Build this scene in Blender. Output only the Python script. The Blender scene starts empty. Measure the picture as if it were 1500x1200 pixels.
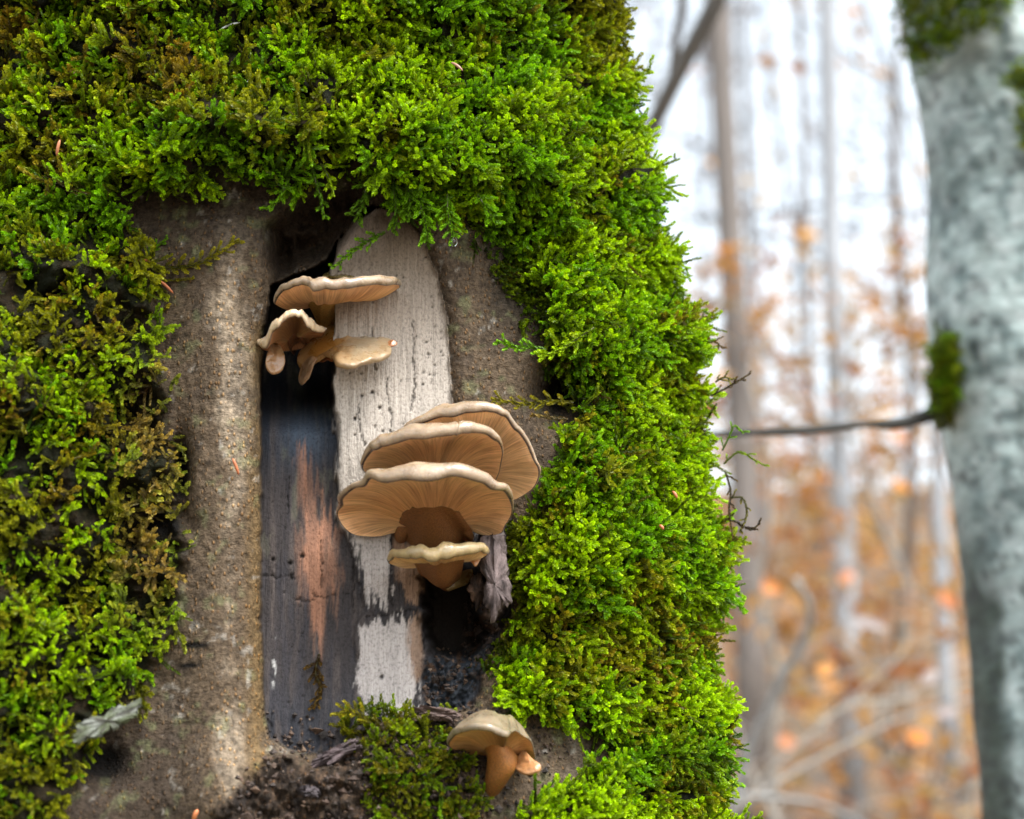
import bpy, math, random
import numpy as np
from mathutils import Vector

# ------------------------------------------------------------------ camera, sky, sun, exposure
SC = bpy.context.scene
COL = SC.collection
PITCH = math.radians(15.0)
FOC = 70.0
DEPTH = 0.92                       # metres to the plane through the hollow
ZT = 1.20                          # height of the picture's centre on the trunk
F3 = np.array([0.0, math.cos(PITCH), math.sin(PITCH)])
U3 = np.array([0.0, -math.sin(PITCH), math.cos(PITCH)])
R3 = np.array([1.0, 0.0, 0.0])
CAM = np.array([0.0, 0.0, ZT]) - DEPTH * F3
FPX = FOC / 36.0 * 1500.0
S = DEPTH / FPX                    # metres per photo pixel on that plane

cd = bpy.data.cameras.new('camera')
cam = bpy.data.objects.new('camera', cd)
COL.objects.link(cam)
cam.location = CAM
cam.rotation_euler = (math.pi / 2 + PITCH, 0, 0)
cd.lens = FOC
cd.sensor_width = 36.0
cd.sensor_fit = 'HORIZONTAL'
cd.clip_start = 0.02
cd.clip_end = 900.0
cd.dof.use_dof = True
cd.dof.focus_distance = 0.945
cd.dof.aperture_fstop = 7.2
SC.camera = cam

SUN_EL, SUN_AZ = math.radians(58), math.radians(140)     # azimuth from +Y towards +X
w = bpy.data.worlds.new('World')
SC.world = w
w.use_nodes = True
nt = w.node_tree
bg = nt.nodes['Background']
sky = nt.nodes.new('ShaderNodeTexSky')
sky.sky_type = 'NISHITA'
sky.sun_disc = False
sky.sun_elevation = SUN_EL
sky.sun_rotation = SUN_AZ
sky.dust_density = 3.0
sky.air_density = 1.0
hs = nt.nodes.new('ShaderNodeHueSaturation')
hs.inputs['Saturation'].default_value = 0.36
hs.inputs['Hue'].default_value = 0.475             # overcast: nearly white
nt.links.new(sky.outputs[0], hs.inputs['Color'])
nt.links.new(hs.outputs[0], bg.inputs['Color'])
bg.inputs['Strength'].default_value = 0.15
sl = bpy.data.lights.new('sun', 'SUN')
sl.energy = 1.5
sl.angle = math.radians(18)
sl.color = (1.0, 0.975, 0.94)
so = bpy.data.objects.new('sun', sl)
COL.objects.link(so)
sd = Vector((math.sin(SUN_AZ) * math.cos(SUN_EL), math.cos(SUN_AZ) * math.cos(SUN_EL), math.sin(SUN_EL)))
so.rotation_euler = sd.to_track_quat('Z', 'Y').to_euler()
SC.view_settings.view_transform = 'Standard'
SC.view_settings.look = 'None'
SC.view_settings.exposure = 1.75
SC.view_settings.gamma = 1.0
SC.view_settings.use_curve_mapping = False
SC.cycles.max_bounces = 7
SC.cycles.diffuse_bounces = 4
SC.cycles.transmission_bounces = 6
SC.cycles.use_denoising = True

rng = np.random.default_rng(7)
random.seed(7)

# ------------------------------------------------------------------ helpers
def P(px, py, y):
    """World point seen at photo pixel (px, py) at world depth y."""
    px = np.asarray(px, float); py = np.asarray(py, float)
    d = F3 + np.multiply.outer((px - 750) / FPX, R3) + np.multiply.outer((600 - py) / FPX, U3)
    t = (np.asarray(y, float) - CAM[1]) / d[..., 1]
    return CAM + d * t[..., None]

def PF(px, py, f):
    """The same with depth given as f photo pixels in front of the y = 0 plane."""
    return P(px, py, -np.asarray(f, float) * S)

def proj(v):
    q = v - CAM
    dep = q @ F3
    return 750 + FPX * (q @ R3) / dep, 600 - FPX * (q @ U3) / dep

def sstep(a, b, x):
    t = np.clip((x - a) / (b - a), 0, 1)
    return t * t * (3 - 2 * t)

def _h(ix, iy, seed):
    n = (ix.astype(np.int64) * 374761393 + iy.astype(np.int64) * 668265263 + seed * 974711) & 0x7fffffff
    n = ((n ^ (n >> 13)) * 1274126177) & 0x7fffffff
    n = (n ^ (n >> 16)) & 0xffff
    return n / 65535.0

def vnoise(x, y, seed=0):
    x = np.asarray(x, float); y = np.asarray(y, float)
    ix = np.floor(x); iy = np.floor(y)
    fx = x - ix; fy = y - iy
    fx = fx * fx * (3 - 2 * fx); fy = fy * fy * (3 - 2 * fy)
    a = _h(ix, iy, seed); b = _h(ix + 1, iy, seed); c = _h(ix, iy + 1, seed); d = _h(ix + 1, iy + 1, seed)
    return (a * (1 - fx) + b * fx) * (1 - fy) + (c * (1 - fx) + d * fx) * fy

def fbm(x, y, seed=0, o=4):
    """about -1..1"""
    s = 0; a = 1.0; tot = 0
    for k in range(o):
        s = s + a * (vnoise(x, y, seed + 17 * k) * 2 - 1)
        tot += a; a *= 0.5; x = x * 2.03 + 11.3; y = y * 2.03 + 5.7
    return s / tot * 1.6

def sdf(px, py, poly):
    """signed distance to a polygon, negative inside"""
    p = np.asarray(poly, float)
    q = np.roll(p, -1, axis=0)
    d2 = np.full(px.shape, 1e18); inside = np.zeros(px.shape, bool)
    for (x0, y0), (x1, y1) in zip(p, q):
        ex, ey = x1 - x0, y1 - y0
        t = np.clip(((px - x0) * ex + (py - y0) * ey) / (ex * ex + ey * ey + 1e-9), 0, 1)
        d2 = np.minimum(d2, (px - x0 - t * ex) ** 2 + (py - y0 - t * ey) ** 2)
        c = ((y0 > py) != (y1 > py)) & (px < (x1 - x0) * (py - y0) / (y1 - y0 + 1e-12) + x0)
        inside ^= c
    d = np.sqrt(d2)
    return np.where(inside, -d, d)

def mixc(a, b, t):
    return a * (1 - t[..., None]) + np.asarray(b) * t[..., None]

def tag(o, label=None, cat=None, group=None, kind=None):
    if label: o['label'] = label
    if cat: o['category'] = cat
    if group: o['group'] = group
    if kind: o['kind'] = kind
    return o

def empty(name, loc):
    o = bpy.data.objects.new(name, None)
    o.empty_display_size = 0.02
    COL.objects.link(o)
    o.location = loc
    return o

def mesh_obj(name, verts, faces, mat, parent=None, smooth=True, cols=None, attrs=None, uv=None, link=True):
    me = bpy.data.meshes.new(name)
    v = np.asarray(verts, float)
    if parent is not None:
        v = v - np.array(parent.location)
    if isinstance(faces, np.ndarray):
        nf, k = faces.shape
        me.vertices.add(len(v)); me.vertices.foreach_set('co', v.ravel())
        me.loops.add(nf * k); me.loops.foreach_set('vertex_index', faces.ravel().astype(np.int32))
        me.polygons.add(nf)
        me.polygons.foreach_set('loop_start', np.arange(0, nf * k, k, dtype=np.int32))
        me.update(calc_edges=True)
    else:
        me.from_pydata([tuple(p) for p in v], [], faces)
    me.polygons.foreach_set('use_smooth', np.full(len(me.polygons), smooth))
    if cols is not None:
        a = me.color_attributes.new('Col', 'FLOAT_COLOR', 'POINT')
        c = np.ones((len(v), 4)); c[:, :3] = cols
        a.data.foreach_set('color', c.ravel())
    for k, arr in (attrs or {}).items():
        a = me.attributes.new(k, 'FLOAT', 'POINT')
        a.data.foreach_set('value', np.asarray(arr, float))
    if uv is not None:
        l = me.uv_layers.new(name='UVMap')
        idx = np.empty(len(me.loops), np.int32)
        me.loops.foreach_get('vertex_index', idx)
        l.data.foreach_set('uv', np.asarray(uv, float)[idx].ravel())
    me.validate()
    if mat: me.materials.append(mat)
    o = bpy.data.objects.new(name, me)
    if link: COL.objects.link(o)
    if parent is not None: o.parent = parent
    return o

class MB:
    """collects tubes, quads and blades for one mesh"""
    def __init__(s): s.v = []; s.f = []; s.c = []; s.n = 0
    def add(s, v, f, c):
        v = np.asarray(v, float)
        s.v.append(v); s.f += [tuple(i + s.n for i in q) for q in f]
        c = np.asarray(c, float)
        s.c.append(np.tile(c, (len(v), 1)) if c.ndim == 1 else c)
        s.n += len(v)
    def tube(s, path, rad, sides=6, col=(.2, .2, .2), cap=True):
        path = np.asarray(path, float); n = len(path)
        rad = np.broadcast_to(np.asarray(rad, float), (n,))
        tan = np.gradient(path, axis=0); tan /= np.linalg.norm(tan, axis=1)[:, None] + 1e-12
        ref = np.array([0, 0, 1.0]) if abs(tan[0][2]) < .8 else np.array([1.0, 0, 0])
        vs = []
        for i in range(n):
            a = np.cross(tan[i], ref); a /= np.linalg.norm(a) + 1e-12
            b = np.cross(tan[i], a)
            ref = np.cross(a, tan[i])
            an = np.arange(sides) * 2 * math.pi / sides
            vs.append(path[i] + rad[i] * (np.cos(an)[:, None] * a + np.sin(an)[:, None] * b))
        vs = np.concatenate(vs)
        fs = [(i * sides + j, i * sides + (j + 1) % sides, (i + 1) * sides + (j + 1) % sides, (i + 1) * sides + j)
              for i in range(n - 1) for j in range(sides)]
        if cap:
            fs.append(tuple(range(sides - 1, -1, -1))); fs.append(tuple((n - 1) * sides + j for j in range(sides)))
        s.add(vs, fs, col)
    def build(s, name, mat, parent=None, smooth=True):
        return mesh_obj(name, np.concatenate(s.v), s.f, mat, parent, smooth, np.concatenate(s.c))

def catmull(pts, n, closed=False):
    p = np.asarray(pts, float); m = len(p)
    out = []
    segs = m if closed else m - 1
    tt = np.linspace(0, segs, n, endpoint=not closed)
    for t in tt:
        i = min(int(t), segs - 1); u = t - i
        g = (lambda k: p[k % m]) if closed else (lambda k: p[min(max(k, 0), m - 1)])
        a, b, c, d = g(i - 1), g(i), g(i + 1), g(i + 2)
        out.append(0.5 * (2 * b + (c - a) * u + (2 * a - 5 * b + 4 * c - d) * u * u + (3 * b - a - 3 * c + d) * u ** 3))
    return np.array(out)

# ------------------------------------------------------------------ materials
def new_mat(name):
    m = bpy.data.materials.new(name)
    m.use_nodes = True
    n = m.node_tree
    return m, n, n.nodes, n.links, n.nodes['Principled BSDF']

def node(N, t, **kw):
    x = N.new(t)
    for k, v in kw.items(): setattr(x, k, v)
    return x

def mapped(N, L, scale, coord='Object'):
    tc = node(N, 'ShaderNodeTexCoord'); mp = node(N, 'ShaderNodeMapping')
    mp.inputs['Scale'].default_value = scale
    L.new(tc.outputs[coord], mp.inputs['Vector'])
    return mp.outputs[0]

def noise(N, L, scale, detail=4, rough=.6, vec=None, s=1.0):
    t = node(N, 'ShaderNodeTexNoise')
    t.inputs['Scale'].default_value = s; t.inputs['Detail'].default_value = detail; t.inputs['Roughness'].default_value = rough
    L.new(vec if vec is not None else mapped(N, L, scale), t.inputs['Vector'])
    return t.outputs['Fac']

def ramp(N, L, src, stops):
    r = node(N, 'ShaderNodeValToRGB')
    e = r.color_ramp.elements
    while len(e) < len(stops): e.new(.5)
    for k, (p, c) in enumerate(stops):
        e[k].position = p
        e[k].color = (c, c, c, 1) if not hasattr(c, '__len__') else (*c, 1)
    L.new(src, r.inputs[0])
    return r.outputs[0]

def mixn(N, L, fac, a, b, mode='MIX'):
    m = node(N, 'ShaderNodeMix', data_type='RGBA', blend_type=mode)
    for i, x in ((0, fac), (6, a), (7, b)):
        if hasattr(x, 'is_linked'): L.new(x, m.inputs[i])
        elif i == 0: m.inputs[0].default_value = x
        else: m.inputs[i].default_value = (*x, 1)
    return m.outputs[2]

def mathn(N, L, op, a, b=0.0):
    m = node(N, 'ShaderNodeMath', operation=op)
    for i, x in ((0, a), (1, b)):
        if hasattr(x, 'is_linked'): L.new(x, m.inputs[i])
        else: m.inputs[i].default_value = x
    return m.outputs[0]

def bump(N, L, h, dist, strength, B, prev=None):
    b = node(N, 'ShaderNodeBump')
    b.inputs['Distance'].default_value = dist; b.inputs['Strength'].default_value = strength
    L.new(h, b.inputs['Height'])
    if prev is not None: L.new(prev, b.inputs['Normal'])
    L.new(b.outputs[0], B.inputs['Normal'])
    return b.outputs[0]

def attr(N, name, kind='GEOMETRY'):
    a = node(N, 'ShaderNodeAttribute', attribute_name=name, attribute_type=kind)
    return a

def make_trunk_mat():
    m, n, N, L, B = new_mat('bark and bare wood')
    col = attr(N, 'Col').outputs['Color']
    wood = attr(N, 'wood').outputs['Fac']
    # bark: wrinkles across, corky dashes in upright rows
    wr = noise(N, L, (480, 480, 1050), 5, .7)
    lump = noise(N, L, (420, 420, 330), 4)
    vo = node(N, 'ShaderNodeTexVoronoi', feature='F1')
    vo.inputs['Scale'].default_value = 1; vo.inputs['Randomness'].default_value = .75
    L.new(mapped(N, L, (430, 430, 290)), vo.inputs['Vector'])
    dash = ramp(N, L, vo.outputs['Distance'], [(.12, 1.0), (.36, 0.0)])
    sel = ramp(N, L, noise(N, L, (300, 300, 45), 2), [(.42, 0.0), (.54, 1.0)])
    dash = mathn(N, L, 'MULTIPLY', dash, sel)
    bcol = mixn(N, L, .7, col, ramp(N, L, wr, [(.25, .28), (.52, .95), (.8, 1.6)]), 'MULTIPLY')
    bcol = mixn(N, L, .8, bcol, ramp(N, L, lump, [(.32, .34), (.54, 1.05), (.74, 1.5)]), 'MULTIPLY')
    bcol = mixn(N, L, mathn(N, L, 'MULTIPLY', dash, .9), bcol, mixn(N, L, 1.0, col, (2.1, 1.65, 1.1), 'MULTIPLY'))
    # wood: fine upright grain
    gr = noise(N, L, (1600, 1600, 55), 4)
    gr2 = noise(N, L, (420, 420, 18), 3)
    spk = noise(N, L, (900, 900, 700), 3)
    wcol = mixn(N, L, .42, col, ramp(N, L, gr, [(.25, .55), (.55, 1.0), (.8, 1.25)]), 'MULTIPLY')
    wcol = mixn(N, L, .42, wcol, ramp(N, L, gr2, [(.3, .6), (.6, 1.05), (.8, 1.2)]), 'MULTIPLY')
    wcol = mixn(N, L, .75, wcol, ramp(N, L, spk, [(.3, .5), (.5, 1.0), (.8, 1.2)]), 'MULTIPLY')
    L.new(mixn(N, L, wood, bcol, wcol), B.inputs['Base Color'])
    B.inputs['Roughness'].default_value = .7
    B.inputs['Specular IOR Level'].default_value = .12
    hb = mathn(N, L, 'ADD', mathn(N, L, 'ADD', mathn(N, L, 'MULTIPLY', wr, .7), mathn(N, L, 'MULTIPLY', lump, 1.0)), mathn(N, L, 'MULTIPLY', dash, .7))
    hw = mathn(N, L, 'ADD', mathn(N, L, 'MULTIPLY', gr, .35), mathn(N, L, 'MULTIPLY', spk, .3))
    mh = node(N, 'ShaderNodeMix', data_type='FLOAT')
    L.new(wood, mh.inputs[0]); L.new(hb, mh.inputs[2]); L.new(hw, mh.inputs[3])
    bump(N, L, mh.outputs[0], .0016, 1.0, B)
    return m

def make_moss_mat(name, source):
    m, n, N, L, B = new_mat(name)
    tint = attr(N, 'tint', 'INSTANCER').outputs['Color'] if source == 'inst' else attr(N, 'Tint').outputs['Color']
    lc = attr(N, 'Col').outputs['Color']
    c = mixn(N, L, 1.0, tint, lc, 'MULTIPLY')
    L.new(c, B.inputs['Base Color'])
    B.inputs['Roughness'].default_value = .45
    B.inputs['Specular IOR Level'].default_value = .28
    tr = node(N, 'ShaderNodeBsdfTranslucent')
    L.new(mixn(N, L, 1.0, c, (1.25, 1.2, .6), 'MULTIPLY'), tr.inputs['Color'])
    mx = node(N, 'ShaderNodeMixShader'); mx.inputs[0].default_value = .33
    L.new(B.outputs[0], mx.inputs[1]); L.new(tr.outputs[0], mx.inputs[2])
    L.new(mx.outputs[0], n.nodes['Material Output'].inputs['Surface'])
    return m

def make_cap_mat():
    m, n, N, L, B = new_mat('moist mushroom skin')
    col = attr(N, 'Col').outputs['Color']
    a = noise(N, L, (160, 160, 160), 4)
    b = noise(N, L, (1500, 1500, 1500), 3)
    c = mixn(N, L, .75, col, ramp(N, L, a, [(.3, (.72, .66, .58)), (.5, (1, 1, 1)), (.72, (1.22, 1.22, 1.22))]), 'MULTIPLY')
    c = mixn(N, L, .5, c, ramp(N, L, b, [(.3, .75), (.6, 1.05)]), 'MULTIPLY')
    L.new(c, B.inputs['Base Color'])
    L.new(ramp(N, L, a, [(.35, .22), (.65, .42)]), B.inputs['Roughness'])
    B.inputs['Coat Weight'].default_value = .35; B.inputs['Coat Roughness'].default_value = .14
    B.inputs['Subsurface Weight'].default_value = .25
    B.inputs['Subsurface Radius'].default_value = (1.0, .45, .2)
    B.inputs['Subsurface Scale'].default_value = .0022
    h = mathn(N, L, 'ADD', mathn(N, L, 'MULTIPLY', noise(N, L, (420, 420, 420), 3), 1.0), mathn(N, L, 'MULTIPLY', b, .15))
    bump(N, L, h, .0007, .55, B)
    return m

def make_gill_mat():
    m, n, N, L, B = new_mat('mushroom gills')
    col = attr(N, 'Col').outputs['Color']
    t = noise(N, L, None, 3, .6, mapped(N, L, (210, 1.3, 1), 'UV'))
    t2 = noise(N, L, None, 2, .6, mapped(N, L, (36, 1.1, 1), 'UV'))
    c = mixn(N, L, .8, col, ramp(N, L, t, [(.3, (.48, .38, .32)), (.52, (1, 1, 1)), (.8, (1.22, 1.22, 1.22))]), 'MULTIPLY')
    c = mixn(N, L, .6, c, ramp(N, L, t2, [(.3, (.6, .52, .5)), (.6, (1.1, 1.1, 1.1))]), 'MULTIPLY')
    L.new(c, B.inputs['Base Color'])
    B.inputs['Roughness'].default_value = .6
    B.inputs['Subsurface Weight'].default_value = .3
    B.inputs['Subsurface Radius'].default_value = (1.0, .4, .15)
    B.inputs['Subsurface Scale'].default_value = .003
    return m

def make_stem_mat():
    m, n, N, L, B = new_mat('mushroom stem')
    col = attr(N, 'Col').outputs['Color']
    b = noise(N, L, (1300, 1300, 1300), 3)
    c = mixn(N, L, .8, col, ramp(N, L, b, [(.3, .45), (.6, 1.1), (.8, 1.4)]), 'MULTIPLY')
    L.new(c, B.inputs['Base Color'])
    B.inputs['Roughness'].default_value = .6
    B.inputs['Subsurface Weight'].default_value = .2
    B.inputs['Subsurface Scale'].default_value = .002
    bump(N, L, b, .0006, .6, B)
    return m

def make_plain(name, rough=.7, sc=(60, 60, 60), lo=.6, hi=1.3, amt=.8, bd=.004, trans=0):
    m, n, N, L, B = new_mat(name)
    col = attr(N, 'Col').outputs['Color']
    a = noise(N, L, sc, 5)
    c = mixn(N, L, amt, col, ramp(N, L, a, [(.28, lo), (.7, hi)]), 'MULTIPLY')
    L.new(c, B.inputs['Base Color'])
    B.inputs['Roughness'].default_value = rough
    if bd: bump(N, L, a, bd, .6, B)
    if trans:
        tr = node(N, 'ShaderNodeBsdfTranslucent'); L.new(c, tr.inputs['Color'])
        mx = node(N, 'ShaderNodeMixShader'); mx.inputs[0].default_value = trans
        L.new(B.outputs[0], mx.inputs[1]); L.new(tr.outputs[0], mx.inputs[2])
        L.new(mx.outputs[0], n.nodes['Material Output'].inputs['Surface'])
    return m

M_TRUNK = make_trunk_mat()
M_MOSS = make_moss_mat('moss leaves', 'inst')
M_SPRIG = make_moss_mat('moss sprig leaves', 'vert')
M_CAP = make_cap_mat()
M_GILL = make_gill_mat()
M_STEM = make_stem_mat()
M_FLAKE = make_plain('crumbling bark', .75, (300, 300, 300), .5, 1.4, .8, .002)
M_BEECH = make_plain('pale beech bark', .7, (34, 34, 75), .42, 1.45, .9, .004)
M_FARBARK = make_plain('far bark', .8, (9, 9, 4), .6, 1.25, .7, .01)
M_LEAF = make_plain('autumn leaf', .45, (30, 30, 30), .8, 1.2, .6, 0, .45)
M_NEEDLE = make_plain('dry needle', .5, (300, 300, 300), .7, 1.2, .6, 0)

# ------------------------------------------------------------------ ground and hillside
def gz(x, y):
    x = np.asarray(x, float); y = np.asarray(y, float)
    yy = np.maximum(y - 1.5, 0)
    rise = 0.27 * np.minimum(yy, 34) * sstep(0, 4, yy) + 0.03 * np.maximum(yy - 34, 0)
    return 0.10 * sstep(-1, .5, y) + rise + .12 * fbm(x * .25, y * .25, 3, 3) * sstep(1, 4, yy) + .02 * fbm(x * 2, y * 2, 4, 2)

def make_ground():
    def axis(lim):
        a = np.concatenate([np.arange(0, 12, .35), 12 * 1.12 ** np.arange(0, 34)])
        return a[a < lim]
    xs = np.unique(np.concatenate([-axis(500), axis(500)]))
    ys = np.unique(np.concatenate([-axis(300), axis(600)]))
    X, Y = np.meshgrid(xs, ys)
    Z = gz(X, Y)
    v = np.stack([X, Y, Z], -1).reshape(-1, 3)
    nx, ny = len(xs), len(ys)
    i = np.arange((ny - 1) * nx).reshape(ny - 1, nx)[:, :-1].ravel()
    f = np.stack([i, i + 1, i + nx + 1, i + nx], -1)
    m, n, N, L, B = new_mat('leaf covered soil')
    a = noise(N, L, (3, 3, 3), 5); b = noise(N, L, (.35, .35, .35), 3); c = noise(N, L, (17, 17, 17), 3)
    col = ramp(N, L, a, [(.3, (.045, .036, .028)), (.48, (.15, .09, .045)), (.66, (.27, .15, .065))])
    col = mixn(N, L, ramp(N, L, b, [(.42, 0.0), (.62, .6)]), col, (.115, .125, .105))
    col = mixn(N, L, .6, col, ramp(N, L, c, [(.3, .5), (.7, 1.3)]), 'MULTIPLY')
    L.new(col, B.inputs['Base Color']); B.inputs['Roughness'].default_value = .85
    bump(N, L, c, .05, .7, B)
    o = mesh_obj('ground', v, f, m)
    tag(o, 'leaf covered woodland ground rising into a hillside behind the trees', None, None, 'structure')
make_ground()

# ------------------------------------------------------------------ the mossy trunk
AX = P(300, 600, 0.0)[0]
KY = 1.75                                      # trunk is wider than deep
SIL = np.array([(-4000, 680), (-1200, 760), (-300, 798), (0, 818), (120, 838), (220, 866), (300, 895), (400, 945), (500, 960), (600, 976),
                (700, 995), (800, 1003), (900, 1012), (1000, 998), (1080, 972), (1150, 974), (1200, 986), (1400, 1030), (4000, 1450)], float)

def trunk_dims(z):
    _, py = proj(np.stack([np.full_like(z, AX), np.full_like(z, .1), z], -1))
    ex = np.interp(py, SIL[:, 0], SIL[:, 1])
    a = np.full_like(z, .235)
    for _k in range(4):
        ay = .004 + a / KY - .35 * (.235 - a) / KY
        d = F3 + np.multiply.outer((ex - 750) / FPX, R3) + np.multiply.outer((600 - py) / FPX, U3)
        dx, dy = d[:, 0], d[:, 1] * KY
        ln = np.hypot(dx, dy)
        qx = AX - CAM[0]; qy = (ay - CAM[1]) * KY
        a = np.abs(qx * dy - qy * dx) / ln
        a = np.clip(a, .12, .36)
    return a, ay

MOSS_IN = [(60, 1215), (100, 1175), (125, 1110), (150, 1075), (205, 1030), (235, 965), (262, 905), (285, 825), (275, 765), (268, 700), (262, 610), (246, 555),
           (240, 490), (238, 430), (222, 372), (192, 340), (178, 312), (195, 288), (260, 280), (340, 262), (400, 280), (470, 290), (520, 262), (560, 280),
           (600, 315), (680, 325), (735, 345), (765, 400), (795, 445), (800, 520), (842, 560), (832, 640), (792, 705), (788, 755), (752, 800), (762, 880),
           (738, 960), (712, 1000), (745, 1035), (830, 1062), (905, 1110), (850, 1150), (800, 1165), (760, 1185), (750, 1260), (60, 1260)]
WOOD = [(382, 560), (384, 500), (398, 420), (440, 400), (480, 380), (500, 345), (520, 320), (545, 300), (590, 310), (615, 345), (640, 400), (655, 470),
        (661, 540), (662, 600), (700, 640), (740, 700), (750, 780), (748, 830), (752, 890), (730, 940), (705, 1000), (690, 1040), (640, 1042), (600, 1047),
        (540, 1062), (510, 1100), (470, 1108), (420, 1097), (396, 1082), (386, 1040), (382, 900), (381, 700)]
CREV = [(388, 330), (440, 292), (520, 268), (548, 300), (512, 340), (486, 380), (440, 402), (402, 422), (388, 385)]
CLUMP = [(498, 1040), (540, 1028), (600, 1045), (645, 1062), (655, 1095), (700, 1120), (712, 1170), (690, 1230), (560, 1230), (530, 1120)]

def make_trunk():
    cols_px = np.concatenate([np.arange(-60, 180, 6), np.arange(180, 380, 3), np.arange(380, 772, 2), np.arange(772, 905, 4)])
    a0 = .235
    th = np.arcsin(np.clip((P(cols_px, np.full(len(cols_px), 600.0), 0.02)[:, 0] - AX) / a0, -.999, .999))
    th = np.concatenate([np.linspace(-math.pi, th[0] - .03, 34), th, np.linspace(th[-1] + .02, math.radians(105), 46), np.linspace(math.radians(110), math.pi, 14)[:-1]])
    zp = np.concatenate([np.arange(-420, -60, 12), np.arange(-60, 260, 4), np.arange(260, 1120, 2.5), np.arange(1120, 1290, 5), np.arange(1290, 1560, 12)])
    zz = P(np.full(len(zp), 300.0), zp, 0.0)[:, 2]
    zz = np.concatenate([np.linspace(4.2, zz[0] + .06, 24), zz, np.linspace(zz[-1] - .05, -.1, 12)])
    a, ay = trunk_dims(zz)
    TH, Z = np.meshgrid(th, zz)
    A = a[:, None]; AY = ay[:, None]
    X = AX + A * np.sin(TH); Y = AY - A / KY * np.cos(TH)
    Bp = np.stack([X, Y, Z], -1)
    nr = np.stack([np.sin(TH), -KY * np.cos(TH), 0 * TH], -1); nr /= np.linalg.norm(nr, axis=-1)[..., None]
    tc = CAM - Bp; tc /= np.linalg.norm(tc, axis=-1)[..., None]
    facing = (nr * tc).sum(-1)
    px, py = proj(Bp)
    back = (np.cos(TH) < -.2) | (facing < 0)
    fx = np.where(back, 5000 + TH * 600, px); fy = py
    wx = fx + 10 * fbm(fx / 40, fy / 40, 21) ; wy = fy + 10 * fbm(fx / 40, fy / 40, 22)
    dm = sdf(wx, wy, MOSS_IN)                       # >0 in moss
    vis = (~back)
    dw = np.where(vis, sdf(fx + 2.5 * fbm(fx / 18, fy / 18, 23), fy + 4 * fbm(fx / 18, fy / 18, 24), WOOD), 999)
    dc = np.where(vis, sdf(fx, fy, CREV), 999)
    dcl = np.where(vis, sdf(wx, wy, CLUMP), 999)
    wood = sstep(2, -3, dw)
    # --- relief, photo pixels towards the camera
    D = np.zeros_like(px)
    D += 34 * np.exp(-((fx - 320) / 62) ** 2) * sstep(250, 380, fy)                              # left bark ridge
    D += 170 * sstep(260, -60, fx) * sstep(180, 520, fy) * sstep(5000, 1000, fx)                # left flank comes forward
    D += 40 * sstep(1040, 1180, fy) * vis
    rim = np.clip(1 - np.abs(dw) / 26, 0, 1) * (dw > 0)
    D -= 20 * rim ** 2.2
    # wood
    pale = 22 * np.sqrt(np.clip(1 - ((fx - 578) / 100) ** 2, 0, 1)) * sstep(760, 640, fy)
    xl = np.interp(fy, [300, 330, 400, 460, 540, 600, 650, 700, 760, 800, 860, 890, 920, 960, 1040, 1110], [560, 505, 482, 486, 485, 490, 496, 493, 497, 511, 530, 535, 522, 526, 537, 540])
    wob = 9 * fbm(fx / 9, fy / 45, 31) + 3 * fbm(fx / 4, fy / 20, 33)
    left = sstep(3, -3, fx - xl - wob * .6)
    Dw = -34 + pale
    Dl = -62 - 200 * sstep(640, 545, fy) + 34 * sstep(900, 1090, fy) + 12 * sstep(470, 385, fx)
    step = sstep(820, 720, fy)
    Dw = Dw * (1 - left) + left * (Dl * step + (1 - step) * (-46 + 26 * sstep(900, 1090, fy)))
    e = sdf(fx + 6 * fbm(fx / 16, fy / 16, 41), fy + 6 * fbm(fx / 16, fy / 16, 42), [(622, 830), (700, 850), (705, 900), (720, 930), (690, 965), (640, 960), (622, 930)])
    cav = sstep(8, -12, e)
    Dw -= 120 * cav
    snag = sstep(3, -4, sdf(fx + 4 * fbm(fx / 10, fy / 10, 43), fy + 5 * fbm(fx / 10, fy / 10, 44), [(706, 780), (742, 780), (752, 885), (738, 892), (724, 915), (712, 905), (716, 850)]))
    Dw += snag * 40
    rot = np.clip(sstep(6, -8, sdf(fx, fy, [(688, 830), (716, 830), (735, 890), (730, 950), (700, 1000), (690, 1045), (620, 1045), (618, 965), (680, 950)])), 0, 1)
    Dw += rot * (12 * fbm(fx / 9, fy / 14, 45) + 6 * fbm(fx / 4, fy / 5, 46))
    Dw += 1.2 * fbm(fx / 3.2, fy / 60, 47)
    D = D * (1 - wood) + wood * Dw
    D -= (80 + 30 * fbm(fx / 22, fy / 30, 75)) * sstep(8, -30, dc)
    # debris floor under the hollow
    deb = sstep(0, 24, sdf(fx, fy + 8 * fbm(fx / 30, fy / 30, 51), [(300, 1180), (360, 1130), (400, 1098), (470, 1110), (512, 1098), (548, 1060), (600, 1042), (690, 1040), (700, 1200), (690, 1260), (300, 1260)]) * -1)
    deb *= vis
    D += deb * (14 + 16 * fbm(fx / 28, fy / 20, 52) + 7 * fbm(fx / 8, fy / 7, 53))
    # moss cushion under the shoots
    mk = sstep(-4, 26, dm)
    mk = np.where(back, 1, mk)
    lump = fbm(fx / 105, fy / 85, 61, 3); lump2 = fbm(fx / 34, fy / 30, 62, 3)
    topm = sstep(300, 120, fy)
    rightm = sstep(760, 860, fx) * sstep(420, 520, fy)
    cush = 24 + 34 * lump + 28 * lump2 + 26 * topm + 10 * rightm + 46 * np.exp(-((fy - 215) / 75) ** 2) * sstep(120, 260, fx) * sstep(900, 740, fx)
    D += mk * cush * np.where(back, .6, 1)
    D += sstep(10, -18, dcl) * (10 + 12 * lump2)
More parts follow.
